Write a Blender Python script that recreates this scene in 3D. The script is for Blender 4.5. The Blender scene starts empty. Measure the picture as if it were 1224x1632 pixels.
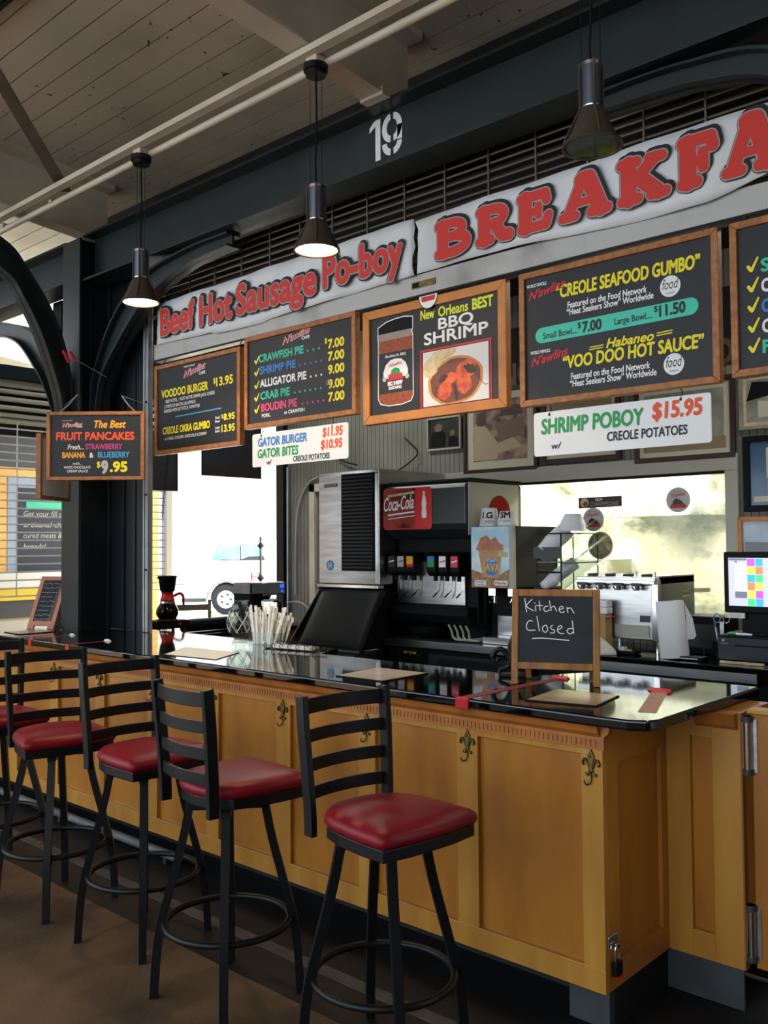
import bpy, bmesh, math, random
from mathutils import Matrix, Vector
random.seed(7)
R = math.radians
S = bpy.context.scene
COL = S.collection

# ------------------------------------------------------------------ camera, world, sun, exposure
def make_camera():
    a, b, r = .7373, .0368, .0072
    f = Vector((-math.sin(a)*math.cos(b), math.cos(a)*math.cos(b), math.sin(b)))
    x = Vector((math.cos(a), math.sin(a), 0)); d = f.cross(x)
    x2 = x*math.cos(r) + d*math.sin(r); d2 = f.cross(x2)
    cd = bpy.data.cameras.new('camera'); c = bpy.data.objects.new('camera', cd); COL.objects.link(c)
    m = Matrix((x2, -d2, -f)).transposed().to_4x4(); m.translation = (0, 0, 1.65)
    c.matrix_world = m
    cd.sensor_fit = 'VERTICAL'; cd.sensor_height = 36; cd.sensor_width = 27
    cd.lens = 1454*36/1632; cd.clip_start = .05; cd.clip_end = 300
    S.camera = c
make_camera()
W = bpy.data.worlds.new('sky'); S.world = W; W.use_nodes = True
bg = W.node_tree.nodes['Background']; bg.inputs[0].default_value = (.78, .90, 1, 1); bg.inputs[1].default_value = 2.85
def sun(rx, rz, e):
    l = bpy.data.lights.new('sun', 'SUN'); l.energy = e; l.angle = R(1.0); l.color = (1, .95, .86)
    o = bpy.data.objects.new('sun', l); o.rotation_euler = (R(rx), 0, R(rz)); COL.objects.link(o)
sun(48, -125, 30.0)
def area(name, loc, rot, sx, sy, e, col):
    l = bpy.data.lights.new(name, 'AREA'); l.shape = 'RECTANGLE'; l.size = sx; l.size_y = sy; l.energy = e; l.color = col
    o = bpy.data.objects.new(name, l); o.location = loc; o.rotation_euler = rot; COL.objects.link(o); return o
S.view_settings.view_transform = 'Standard'; S.view_settings.look = 'None'
S.view_settings.exposure = 0.2; S.view_settings.gamma = 1.0
S.view_settings.use_curve_mapping = False

# ------------------------------------------------------------------ materials
def lin(h, a=1):
    h = h.lstrip('#'); v = [int(h[i:i+2], 16)/255 for i in (0, 2, 4)]
    return tuple(c/12.92 if c <= .04045 else ((c+.055)/1.055)**2.4 for c in v) + (a,)
M = {}
def mat(name, hexc, rough=.5, metal=0., hex2=None, nscale=8., nstretch=(1, 1, 1), ncon=(.35, .7), bump=0., bscale=60., spec=.5, coat=0., emit=None, es=1., trans=0., alpha=1., ior=1.45, detail=4.):
    m = bpy.data.materials.new(name); m.use_nodes = True; nt = m.node_tree; N = nt.nodes; L = nt.links
    p = N['Principled BSDF']
    p.inputs['Base Color'].default_value = lin(hexc); p.inputs['Roughness'].default_value = rough
    p.inputs['Metallic'].default_value = metal; p.inputs['Specular IOR Level'].default_value = spec
    p.inputs['Coat Weight'].default_value = coat; p.inputs['Coat Roughness'].default_value = .12
    p.inputs['Transmission Weight'].default_value = trans; p.inputs['Alpha'].default_value = alpha; p.inputs['IOR'].default_value = ior
    if emit: p.inputs['Emission Color'].default_value = lin(emit); p.inputs['Emission Strength'].default_value = es
    if hex2 or bump:
        tc = N.new('ShaderNodeTexCoord'); mp = N.new('ShaderNodeMapping'); mp.inputs['Scale'].default_value = nstretch
        L.new(tc.outputs['Object'], mp.inputs[0])
    if hex2:
        n = N.new('ShaderNodeTexNoise'); n.inputs['Scale'].default_value = nscale; n.inputs['Detail'].default_value = detail
        cr = N.new('ShaderNodeValToRGB'); cr.color_ramp.elements[0].position = ncon[0]; cr.color_ramp.elements[1].position = ncon[1]
        cr.color_ramp.elements[0].color = lin(hexc); cr.color_ramp.elements[1].color = lin(hex2)
        L.new(mp.outputs[0], n.inputs['Vector']); L.new(n.outputs['Fac'], cr.inputs[0]); L.new(cr.outputs[0], p.inputs['Base Color'])
    if bump:
        n2 = N.new('ShaderNodeTexNoise'); n2.inputs['Scale'].default_value = bscale; n2.inputs['Detail'].default_value = 3
        bp = N.new('ShaderNodeBump'); bp.inputs['Strength'].default_value = bump; bp.inputs['Distance'].default_value = .01
        L.new(mp.outputs[0], n2.inputs['Vector']); L.new(n2.outputs['Fac'], bp.inputs['Height']); L.new(bp.outputs[0], p.inputs['Normal'])
    M[name] = m; return m
def grooves(m, axis, pitch, width, depth_hex, bump=.6):
    """dark lines every `pitch` metres along an object axis (planks, beadboard)."""
    nt = m.node_tree; N = nt.nodes; L = nt.links; p = N['Principled BSDF']
    tc = N.new('ShaderNodeTexCoord'); sp = N.new('ShaderNodeSeparateXYZ'); L.new(tc.outputs['Object'], sp.inputs[0])
    d = N.new('ShaderNodeMath'); d.operation = 'DIVIDE'; d.inputs[1].default_value = pitch; L.new(sp.outputs[axis], d.inputs[0])
    fr = N.new('ShaderNodeMath'); fr.operation = 'FRACT'; L.new(d.outputs[0], fr.inputs[0])
    lt = N.new('ShaderNodeMath'); lt.operation = 'LESS_THAN'; lt.inputs[1].default_value = width/pitch; L.new(fr.outputs[0], lt.inputs[0])
    mx = N.new('ShaderNodeMix'); mx.data_type = 'RGBA'; L.new(lt.outputs[0], mx.inputs['Factor'])
    src = p.inputs['Base Color'].links[0].from_socket if p.inputs['Base Color'].links else None
    if src: L.new(src, mx.inputs['A'])
    else: mx.inputs['A'].default_value = p.inputs['Base Color'].default_value
    mx.inputs['B'].default_value = lin(depth_hex); L.new(mx.outputs['Result'], p.inputs['Base Color'])
    bp = N.new('ShaderNodeBump'); bp.inputs['Strength'].default_value = bump; bp.inputs['Distance'].default_value = .006; bp.invert = True
    L.new(lt.outputs[0], bp.inputs['Height']); L.new(bp.outputs[0], p.inputs['Normal'])

mat('floor', '#665039', .7, hex2='#3e3126', nscale=2.4, bump=.15, bscale=40, detail=8)
mat('kick', '#0c0d0f', .6, hex2='#17181b', nscale=6)
mat('kick_grey', '#3d4144', .7, hex2='#303437', nscale=9)
mat('strip', '#4b4844', .8, hex2='#35332f', nscale=12)
mat('cream', '#d2c9b6', .42, hex2='#b5ab98', nscale=2.2, ncon=(.45, .8))
mat('ceiling', '#cdc4b3', .33, hex2='#a89e8f', nscale=1.7, ncon=(.5, .85), detail=6)
mat('plank_line', '#241f1a', .8)
mat('steel_green', '#1f2a2d', .42, hex2='#182124', nscale=5, bump=.05)
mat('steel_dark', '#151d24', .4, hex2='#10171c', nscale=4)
mat('white', '#e9e9ea', .4)
mat('stencil', '#e6e8ea', .6)
mat('maple', '#b87a2c', .32, hex2='#945a1a', nscale=2.6, nstretch=(2.2, 2.2, .5), ncon=(.35, .75), coat=.25, detail=6)
mat('maple_light', '#c08a3a', .34, hex2='#a87028', nscale=3, nstretch=(3, 3, .4), coat=.2, detail=6)
mat('maple_dark', '#8f5518', .45)
mat('dentil', '#b5702f', .45, hex2='#9a5a22', nscale=10)
mat('granite', '#08090b', .05, hex2='#24272b', nscale=160, ncon=(.58, .72), spec=.75)
mat('granite_edge', '#0b0c0e', .32, bump=.3, bscale=120)
mat('black_metal', '#0d0f12', .42, bump=.04, bscale=300, spec=.35)
mat('vinyl', '#850c1e', .42, hex2='#6c0817', nscale=5, bump=.06, bscale=220, spec=.32)
mat('brass', '#7a6a3c', .4, metal=.9, hex2='#4d4225', nscale=30)
mat('iron', '#15161a', .45, metal=.4)
mat('steel', '#c9c8c8', .28, metal=1., hex2='#a8a6a6', nscale=3, nstretch=(1, 1, 8))
mat('steel_polish', '#d8d6d4', .16, metal=1.)
mat('alu', '#a9acb0', .4, metal=.6, hex2='#8d9094', nscale=6)
mat('rail', '#b9b7b4', .5, metal=.2, hex2='#8f8c88', nscale=4, ncon=(.5, .8))
mat('black_plastic', '#0f1113', .55, spec=.16)
mat('dark_plastic', '#24272c', .35)
mat('grey_plastic', '#3a3d40', .5)
mat('rod', '#6b6258', .5, metal=.5)
mat('rod_dark', '#3a332c', .6, metal=.3)
mat('rod_white', '#e4e4e2', .4)
mat('roll_dark', '#120f0d', .8)
mat('banner', '#e6e7ea', .55, hex2='#c6c5c4', nscale=2.5, ncon=(.5, .85))
mat('b_red', '#d8362c', .5); mat('b_grey', '#a9a3a0', .6); mat('b_navy', '#15171f', .6)
mat('board', '#1c1d24', .55, hex2='#22232a', nscale=5)
mat('oak', '#b0713a', .5, hex2='#8d5527', nscale=7, nstretch=(5, 5, 5), detail=8)
mat('orange_wood', '#c87f35', .42, hex2='#b06a25', nscale=4, nstretch=(2, 2, 2))
mat('walnut', '#3a1f16', .45, hex2='#2a150f', nscale=10)
for n, h in dict(t_yellow='#f2e11d', t_teal='#35c3a2', t_blue='#2f7fd0', t_white='#eeeeee', t_pink='#d8447c', t_red='#c92233', t_orange='#e8542a', t_gold='#eeaa22',
                 t_green='#1f9a50', t_black='#1b1d24', t_chalk='#b9b9b3', t_sky='#3fa9dc', t_lime='#dce52a', t_magenta='#c53d86', t_grey='#8b8f94', t_tan='#57493a').items(): mat(n, h, .55)
mat('pill', '#3fc9ad', .5)
mat('chalkboard', '#1e2227', .7, hex2='#2a2f35', nscale=7)
mat('easel', '#a8722f', .5, hex2='#7c4d1c', nscale=9, nstretch=(3, 3, .6), detail=7)
mat('pink_frame', '#c98876', .6, hex2='#b97462', nscale=12)
mat('brown', '#4a3a30', .6)
mat('paper', '#e6e2d8', .6)
mat('menu', '#b8a183', .3, hex2='#6b5a47', nscale=5, ncon=(.5, .75), coat=.5)
mat('menu_grey', '#cfc3b6', .28, hex2='#a89686', nscale=6, ncon=(.45, .8), coat=.5)
mat('tape_red', '#c41626', .3)
mat('tape_worn', '#b98474', .5, hex2='#a87264', nscale=14)
mat('tape_dull', '#8c2e38', .4)
mat('plastic_white', '#dcdcd8', .4); mat('foam', '#e2e3e6', .55)
mat('cutlery', '#ebe5da', .4)
mat('cardboard', '#b08a58', .75)
mat('rag', '#cfc9bc', .9, bump=.4, bscale=60)
mat('towel', '#e3e4e6', .9, bump=.2, bscale=120)
mat('lime', '#c8e02c', .4)
mat('red_plastic', '#c8171c', .3)
mat('coffee', '#0c0706', .1)
def glass(name, hexc, rough, mixd=0.0, dirt=None):
    m = bpy.data.materials.new(name); m.use_nodes = True; nt = m.node_tree; N = nt.nodes; L = nt.links
    for n in list(N): N.remove(n)
    o = N.new('ShaderNodeOutputMaterial'); tr = N.new('ShaderNodeBsdfTransparent'); tr.inputs[0].default_value = lin(hexc)
    gl = N.new('ShaderNodeBsdfGlossy'); gl.inputs['Roughness'].default_value = rough
    lw = N.new('ShaderNodeLayerWeight'); lw.inputs[0].default_value = .5; pwr = N.new('ShaderNodeMath'); pwr.operation = 'POWER'; pwr.inputs[1].default_value = 3.0; L.new(lw.outputs['Facing'], pwr.inputs[0]); fr = N.new('ShaderNodeMath'); fr.operation = 'MULTIPLY_ADD'; fr.inputs[1].default_value = .55; fr.inputs[2].default_value = .04; L.new(pwr.outputs[0], fr.inputs[0])
    m1 = N.new('ShaderNodeMixShader'); L.new(fr.outputs[0], m1.inputs[0]); L.new(tr.outputs[0], m1.inputs[1]); L.new(gl.outputs[0], m1.inputs[2])
    out = m1
    if dirt:
        df = N.new('ShaderNodeBsdfTranslucent'); df.inputs[0].default_value = lin(dirt)
        d2 = N.new('ShaderNodeBsdfDiffuse'); d2.inputs[0].default_value = lin(dirt)
        mm = N.new('ShaderNodeMixShader'); mm.inputs[0].default_value = .8; L.new(df.outputs[0], mm.inputs[1]); L.new(d2.outputs[0], mm.inputs[2])
        tc = N.new('ShaderNodeTexCoord'); mp = N.new('ShaderNodeMapping'); mp.inputs['Scale'].default_value = (1.4, 1, 2.2); nz = N.new('ShaderNodeTexNoise'); nz.inputs['Scale'].default_value = 1.6; nz.inputs['Detail'].default_value = 8; nz.inputs['Roughness'].default_value = .62
        cr = N.new('ShaderNodeValToRGB'); cr.color_ramp.elements[0].position = .47; cr.color_ramp.elements[1].position = .65
        cr.color_ramp.elements[0].color = (mixd*.12,)*3+(1,); cr.color_ramp.elements[1].color = (mixd,)*3+(1,)
        m2 = N.new('ShaderNodeMixShader'); L.new(tc.outputs['Object'], mp.inputs[0]); L.new(mp.outputs[0], nz.inputs['Vector']); L.new(nz.outputs['Fac'], cr.inputs[0]); L.new(cr.outputs[0], m2.inputs[0])
        L.new(m1.outputs[0], m2.inputs[1]); L.new(mm.outputs[0], m2.inputs[2]); out = m2
    L.new(out.outputs[0], o.inputs[0]); M[name] = m
glass('clear_glass', '#f2f6f4', .02)
glass('pane', '#fdfdfb', .06, .62, '#8a9488')
mat('car_glass', '#5cc4e0', .08, hex2='#8fe0ee', nscale=2)

# ------------------------------------------------------------------ mesh builder
def rot(axis, deg): return Matrix.Rotation(R(deg), 4, axis)
class MB:
    def __init__(s): s.v = []; s.f = []; s.m = []; s.mats = []
    def mi(s, m):
        if m not in s.mats: s.mats.append(m)
        return s.mats.index(m)
    def add(s, vs, fs, m, T=None):
        b = len(s.v)
        s.v += [tuple(T @ Vector(v)) if T else tuple(v) for v in vs]
        k = s.mi(m)
        for f in fs: s.f.append([b+i for i in f]); s.m.append(k)
        return s
    def box(s, x0, x1, y0, y1, z0, z1, m, T=None):
        vs = [(x, y, z) for z in (z0, z1) for y in (y0, y1) for x in (x0, x1)]
        return s.add(vs, [(0, 2, 3, 1), (4, 5, 7, 6), (0, 1, 5, 4), (2, 6, 7, 3), (0, 4, 6, 2), (1, 3, 7, 5)], m, T)
    def cbox(s, c, d, m, T=None):
        return s.box(c[0]-d[0]/2, c[0]+d[0]/2, c[1]-d[1]/2, c[1]+d[1]/2, c[2]-d[2]/2, c[2]+d[2]/2, m, T)
    def poly(s, pts, m, T=None): return s.add(pts, [tuple(range(len(pts)))], m, T)
    def prism(s, pts, a, b, m, plane='XZ', T=None):
        """pts 2-D outline; extruded from a to b along the remaining axis."""
        n = len(pts)
        def mk(p, t): return (p[0], t, p[1]) if plane == 'XZ' else ((p[0], p[1], t) if plane == 'XY' else (t, p[0], p[1]))
        vs = [mk(p, a) for p in pts] + [mk(p, b) for p in pts]
        fs = [tuple(range(n)), tuple(range(2*n-1, n-1, -1))] + [(i, (i+1) % n, n+(i+1) % n, n+i) for i in range(n)]
        return s.add(vs, fs, m, T)
    def tube(s, pts, r, m, n=8, T=None, closed=False, prof=None, cap=True):
        """round (or prof=list of 2-D points) section swept along pts; r may be a list."""
        P = [Vector(p) for p in pts]; k = len(P); vs = []; up = None
        for i in range(k):
            if closed: t = P[(i+1) % k]-P[i-1]
            else: t = P[min(i+1, k-1)]-P[max(i-1, 0)]
            t.normalize()
            if up is None:
                up = Vector((0, 0, 1)) if abs(t.z) < .9 else Vector((0, 1, 0))
            a = t.cross(up); a.normalize(); b = a.cross(t); b.normalize(); up = b
            rr = r[i] if isinstance(r, (list, tuple)) else r
            q = prof or [(math.cos(2*math.pi*j/n), math.sin(2*math.pi*j/n)) for j in range(n)]
            for (u, w) in q: vs.append(P[i] + a*(u*rr) + b*(w*rr))
        nn = len(prof) if prof else n; fs = []
        for i in range(k if closed else k-1):
            o = i*nn; o2 = ((i+1) % k)*nn
            for j in range(nn): fs.append((o+j, o+(j+1) % nn, o2+(j+1) % nn, o2+j))
        if cap and not closed: fs += [tuple(range(nn-1, -1, -1)), tuple(range((k-1)*nn, k*nn))]
        return s.add(vs, fs, m, T)
    def bar(s, pts, w, d, m, T=None, **k):
        return s.tube(pts, 1, m, T=T, prof=[(-w/2, -d/2), (w/2, -d/2), (w/2, d/2), (-w/2, d/2)], **k)
    def lathe(s, prof, m, c=(0, 0, 0), n=24, T=None):
        vs = []; fs = []
        for (r, z) in prof:
            for j in range(n):
                a = 2*math.pi*j/n; vs.append((c[0]+r*math.cos(a), c[1]+r*math.sin(a), c[2]+z))
        for i in range(len(prof)-1):
            for j in range(n): fs.append((i*n+j, i*n+(j+1) % n, (i+1)*n+(j+1) % n, (i+1)*n+j))
        return s.add(vs, fs, m, T)
    def cyl(s, c, r, z0, z1, m, n=20, T=None):
        return s.lathe([(0.0001, z0), (r, z0), (r, z1), (0.0001, z1)], m, c, n, T)
    def disc(s, c, r, m, n=28, T=None, rz=None):
        """flat disc in the XZ plane"""
        rz = rz or r
        return s.poly([(c[0]+r*math.cos(2*math.pi*j/n), c[1], c[2]+rz*math.sin(2*math.pi*j/n)) for j in range(n)], m, T)
    def stroke(s, pts, r, m, y, T=None, n=14):
        """flat round-ended brush stroke in the XZ plane"""
        k = 0
        for p in pts: k += 1; s.disc((p[0], y-8e-6*k, p[1]), r, m, n, T)
        for p, q in zip(pts, pts[1:]):
            d = Vector((q[0]-p[0], q[1]-p[1]))
            if d.length < 1e-6: continue
            nx, nz = -d.y/d.length*r, d.x/d.length*r; k += 1; yo, y = y, y-8e-6*k
            s.poly([(p[0]-nx, y, p[1]-nz), (q[0]-nx, y, q[1]-nz), (q[0]+nx, y, q[1]+nz), (p[0]+nx, y, p[1]+nz)], m, T); y = yo
        return s
    def text(s, txt, x0, x1, z, h, m, y, shear=0., bold=.0, slope=0., T=None, center=False):
        """flat lettering in the XZ plane, cap height h, fitted between x0 and x1"""
        cu = bpy.data.curves.new('tmp', 'FONT'); cu.body = txt; cu.shear = shear; cu.resolution_u = 3
        ob = bpy.data.objects.new('tmp', cu); me = bpy.data.meshes.new_from_object(ob)
        if len(me.vertices):
            xs = [v.co.x for v in me.vertices]; a, b = min(xs), max(xs); sc = h/.70; g = bold*sc
            sx = (x1-x0-2*g)/(b-a) if x1 is not None else sc
            nd = 0 if bold <= 0 else (6 if bold < .05 else 12)
            sh = [(0, 0)]+[(g*math.cos(2*math.pi*(k+.5)/nd), g*math.sin(2*math.pi*(k+.5)/nd)) for k in range(nd)]
            fs = [tuple(p.vertices) for p in me.polygons]
            for k, (dx, dz) in enumerate(sh):
                vs = [(x0+g+dx+(v.co.x-a)*sx, y-k*1.2e-5, z+dz+v.co.y*sc+slope*(v.co.x-a)*sx) for v in me.vertices]
                s.add(vs, fs, m, T)
        bpy.data.objects.remove(ob); bpy.data.curves.remove(cu); bpy.data.meshes.remove(me)
        return s

ORI = {}
def props(o, label=None, cat=None, group=None, kind=None):
    if label: o['label'] = label
    if cat: o['category'] = cat
    if group: o['group'] = group
    if kind: o['kind'] = kind
    return o
def thing(name, label, cat, loc=(0, 0, 0), rz=0, group=None):
    o = bpy.data.objects.new(name, None); COL.objects.link(o); o.location = loc; o.rotation_euler = (0, 0, R(rz)); o.empty_display_size = .05
    ORI[o.name] = Vector(loc) if rz == 0 else Vector((0, 0, 0)); return props(o, label, cat, group)
def build(name, mb, parent=None, bevel=0, smooth=None, label=None, cat=None, group=None, kind=None, seg=2, sub=0, solid=0, local=False):
    v = mb.v
    if parent is None:
        xs, ys, zs = zip(*v); o0 = Vector(((min(xs)+max(xs))/2, (min(ys)+max(ys))/2, min(zs)))
    else: o0 = Vector((0, 0, 0)) if local else ORI[parent.name]
    me = bpy.data.meshes.new(name); me.from_pydata([tuple(Vector(p)-o0) for p in v], [], mb.f)
    for k in mb.mats: me.materials.append(M[k])
    me.polygons.foreach_set('material_index', mb.m)
    bm = bmesh.new(); bm.from_mesh(me)
    bmesh.ops.recalc_face_normals(bm, faces=bm.faces) if not name.startswith('lettering') else None
    bm.to_mesh(me); bm.free()
    if smooth is not None:
        me.polygons.foreach_set('use_smooth', [True]*len(me.polygons)); me.set_sharp_from_angle(angle=R(smooth))
    me.update()
    o = bpy.data.objects.new(name, me); COL.objects.link(o)
    if parent is None: o.location = o0; ORI[o.name] = o0
    else: o.parent = parent; ORI[o.name] = o0
    if solid: md = o.modifiers.new('thick', 'SOLIDIFY'); md.thickness = solid
    if bevel:
        md = o.modifiers.new('bevel', 'BEVEL'); md.width = bevel; md.segments = seg; md.limit_method = 'ANGLE'; md.angle_limit = R(40)
    if sub: md = o.modifiers.new('sub', 'SUBSURF'); md.levels = sub; md.render_levels = sub
    return props(o, label, cat, group, kind)
def struct(name, mb, parent=None, **k):
    return build(name, mb, parent, kind=None if parent else 'structure', **k)
def copy_thing(root, loc, rz=None, label=None):
    c = root.copy(); COL.objects.link(c); c.location = loc
    if rz is not None: c.rotation_euler = (0, 0, R(rz))
    if label: c['label'] = label
    ORI[c.name] = Vector(loc)
    def rec(a, b):
        for ch in [q for q in bpy.data.objects if q.parent == a]:
            d = ch.copy(); COL.objects.link(d); d.parent = b; rec(ch, d)
    rec(root, c); return c

# ================================================================== SETTING
struct('floor', MB().box(-30, 8, -12, 2.27, -.1, 0, 'floor'))
struct('trim_1', MB().box(-9, 4, 2.27, 9, -.1, -.002, 'kick').box(-9, 1, 2.482, 2.54, -.002, .003, 'strip'))
# planked ceiling over the hall, sloping up away from the counter, and its painted steel rafters
YC, ZC, SL = 3.22, 4.21, .08
def zc(y, z0): return z0 - SL*(y-YC)
mb = MB(); pw = .142; y = 3.76
while y > -4.2:
    y0 = y-pw+.009
    vs = [(-11, y0, zc(y0, ZC)), (3, y0, zc(y0, ZC)), (3, y, zc(y, ZC)-.001), (-11, y, zc(y, ZC)-.001)]
    vs += [(a, b, c+.03) for a, b, c in vs]
    mb.add(vs, [(0, 1, 2, 3), (7, 6, 5, 4), (0, 4, 5, 1), (2, 6, 7, 3)], 'ceiling')
    mb.poly([(-11, y-pw, zc(y, ZC)+.03), (3, y-pw, zc(y, ZC)+.03), (3, y-pw+.009, zc(y, ZC)+.03), (-11, y-pw+.009, zc(y, ZC)+.03)], 'plank_line')
    y -= pw
struct('ceiling', mb)
for i, xc in enumerate((-8.6, -5.745, -2.935, -.1)):
    mb = MB(); zb = 3.81; a, b = 3.42, -4.2
    def slab(x0, x1, h0, h1):
        vs = [(x, yy, zc(yy, zb)+h) for h in (h0, h1) for yy in (a, b) for x in (x0, x1)]
        mb.add(vs, [(0, 2, 3, 1), (4, 5, 7, 6), (0, 1, 5, 4), (2, 6, 7, 3), (0, 4, 6, 2), (1, 3, 7, 5)], 'cream')
    slab(xc-.066, xc+.066, 0, .014); slab(xc-.012, xc+.012, .014, .36); slab(xc-.11, xc+.11, .36, .399)
    build('steel_rafter', mb, label=['cream painted roof beam beyond the dark column, outermost on the street side', 'cream painted roof beam meeting the top of the dark column', 'cream painted roof beam crossing above the stencilled number', 'cream painted roof beam above the last unlit pendant lamp'][i], cat='roof beam', group='cream roof beams')
mb = MB()
for yy in (2.2, 2.75, 3.0, 1.6):
    for xx in (-2.87, -5.68): mb.cyl((xx+.01, yy, zc(yy, 3.81)+.05), .014, 0, .03, 'cream', 8)
# right part of the hall and kitchen shell
struct('ceiling_kitchen', MB().box(-6.6, 1.2, 3.75, 5.9, 3.55, 3.63, 'roll_dark'))
struct('wall_front_header', MB().box(-6.6, 1.2, 3.68, 3.75, 3.3, 4.165, 'roll_dark'))
struct('wall_right', MB().box(1.1, 1.2, 3.68, 5.9, 0, 3.72, 'cream'))
mat('beadboard', '#83827a', .55, hex2='#6f6e66', nscale=3)
def flakes(m):
    nt = m.node_tree; N = nt.nodes; L = nt.links; p = N['Principled BSDF']; tc = N.new('ShaderNodeTexCoord')
    a = N.new('ShaderNodeTexNoise'); a.inputs['Scale'].default_value = 26; a.inputs['Detail'].default_value = 2; b = N.new('ShaderNodeTexNoise'); b.inputs['Scale'].default_value = .9
    for n in (a, b): L.new(tc.outputs['Object'], n.inputs['Vector'])
    g1 = N.new('ShaderNodeMath'); g1.operation = 'GREATER_THAN'; g1.inputs[1].default_value = .70; L.new(a.outputs['Fac'], g1.inputs[0])
    g2 = N.new('ShaderNodeMath'); g2.operation = 'GREATER_THAN'; g2.inputs[1].default_value = .52; L.new(b.outputs['Fac'], g2.inputs[0])
    mu = N.new('ShaderNodeMath'); mu.operation = 'MULTIPLY'; L.new(g1.outputs[0], mu.inputs[0]); L.new(g2.outputs[0], mu.inputs[1])
    mx = N.new('ShaderNodeMix'); mx.data_type = 'RGBA'; L.new(mu.outputs[0], mx.inputs['Factor']); L.new(p.inputs['Base Color'].links[0].from_socket, mx.inputs['A']); mx.inputs['B'].default_value = lin('#3d352c'); L.new(mx.outputs['Result'], p.inputs['Base Color'])
flakes(M['ceiling'])
grooves(M['beadboard'], 0, .048, .006, '#3f3e39')
mb = MB()
WX0, WX1, WZ0, WZ1, YW = -4.6, -2.30, 1.10, 2.115, 5.8
mb.box(-6.55, WX0, YW, YW+.1, 0, 3.72, 'beadboard').box(WX1, 1.1, YW, YW+.1, 0, 3.72, 'beadboard')
mb.box(WX0, WX1, YW, YW+.1, WZ1, 3.72, 'beadboard').box(WX0, WX1, YW, YW+.1, 0, WZ0, 'beadboard')
struct('wall_back', mb)
mat('trim_grey', '#a9a79c', .5)
w1 = struct('window_1', MB().box(WX0-.05, WX1+.085, 5.77, 5.8, WZ1, WZ1+.11, 'trim_grey').box(WX1, WX1+.085, 5.77, 5.8, WZ0-.06, WZ1, 'trim_grey')
       .box(WX0-.08, WX0, 5.77, 5.8, WZ0-.06, WZ1, 'trim_grey').box(WX0, WX1, 5.775, 5.8, WZ0-.06, WZ0, 'trim_grey'), bevel=.004)
build('window_bead', MB().box(WX0, WX1, 5.776, 5.81, WZ1-.018, WZ1, 'black_plastic'), w1, label='black strip under the window head')
build('glass', MB().box(WX0, WX1, 5.8, 5.806, WZ0, WZ1-.018, 'pane'), w1, label='smeared pane in front of the bright kitchen')
# the lit cook room behind the pane
mat('cook_wall', '#f2eed6', .5, hex2='#ebe6c0', nscale=2)
mat('cook_steel', '#b7b9a8', .35, metal=.4)
struct('wall_cook_back', MB().box(-6.5, -.6, 8.4, 8.5, 0, 2.9, 'cook_wall')); struct('ceiling_cook_room', MB().box(-6.5, -.6, 5.9, 8.4, 2.81, 2.9, 'cook_wall'))
struct('wall_cook_left', MB().box(-6.6, -6.5, 5.9, 8.5, 0, 2.9, 'cook_wall')); struct('wall_cook_right', MB().box(-.6, -.5, 5.9, 8.5, 0, 2.9, 'cook_wall'))
mb = MB().box(-6.2, -4.3, 7.9, 8.4, .0, 1.5, 'cook_steel').box(-4.2, -3.2, 7.7, 8.4, 1.9, 2.5, 'cook_steel').box(-3.0, -1.2, 7.9, 8.4, 0, .95, 'cook_steel')
mat('tube', '#ffffff', .5, emit='#fbfff2', es=14.)
def fixture(x0, x1, yc, z, label, e=14):
    t = thing('fluorescent_fixture', label, 'ceiling light', ((x0+x1)/2, yc, z), group='fluorescent fixtures')
    build('housing', MB().box(x0, x1, yc-.09, yc+.09, z+.02, z+.07, 'white'), t, bevel=.004)
    l = bpy.data.lights.new('tube_light', 'AREA'); l.shape = 'RECTANGLE'; l.size = x1-x0-.1; l.size_y = .12; l.energy = e; l.color = (1, 1, .93)
    o = bpy.data.objects.new('tube_light', l); o.location = (0, 0, -.03); COL.objects.link(o); o.parent = t
    for dy in (-.05, .05): build('tube', MB().tube([(x0+.03, yc+dy, z), (x1-.03, yc+dy, z)], .016, 'tube', 8), t, smooth=40)
    return t
for x0 in (-5.9, -4.4, -2.9): fixture(x0, x0+1.2, 7.2, 2.73, 'twin tube fluorescent light behind the smeared kitchen pane', 105)
struct('wall_stove_line', mb)
for x0 in (-2.05, -.6): fixture(x0, x0+1.25, 4.75, 3.47, 'twin tube fluorescent light on the kitchen ceiling behind the red lettered banner' if x0 < -1 else 'twin tube fluorescent light above the till at the right', 5)
fixture(-5.9, -4.6, 4.9, 3.47, 'twin tube fluorescent light over the ice machine', 12)

# ================================================================== STEELWORK OF THE HALL
K = 3.40/3.78
def KX(x): return x*K
def KZ(z): return 1.65+(z-1.65)*K
mb = MB().box(-5.95, -5.72, 3.2, 3.222, 0, 3.79, 'steel_green').box(-5.95, -5.72, 3.43, 3.452, 0, 3.79, 'steel_green').box(-5.85, -5.82, 3.222, 3.43, 0, 3.79, 'steel_dark')
t = thing('steel_column', 'tall dark green steel column beside the fruit pancakes board', 'column', (-5.835, 3.32, 0))
build('flange', MB().box(-5.95, -5.72, 3.2, 3.222, 0, 3.79, 'steel_green'), t, bevel=.003)
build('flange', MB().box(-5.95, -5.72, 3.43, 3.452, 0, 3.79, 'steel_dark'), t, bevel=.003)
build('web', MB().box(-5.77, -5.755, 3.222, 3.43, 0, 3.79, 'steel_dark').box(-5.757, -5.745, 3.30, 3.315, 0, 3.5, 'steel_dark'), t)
t = thing('filler_panel', 'dark steel panel closing the gap between the column and the shutter post', 'panel', (-5.5, 3.46, 1.09))
build('sheet', MB().box(-5.745, -5.285, 3.453, 3.475, 1.087, 3.6, 'steel_dark'), t)
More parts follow.
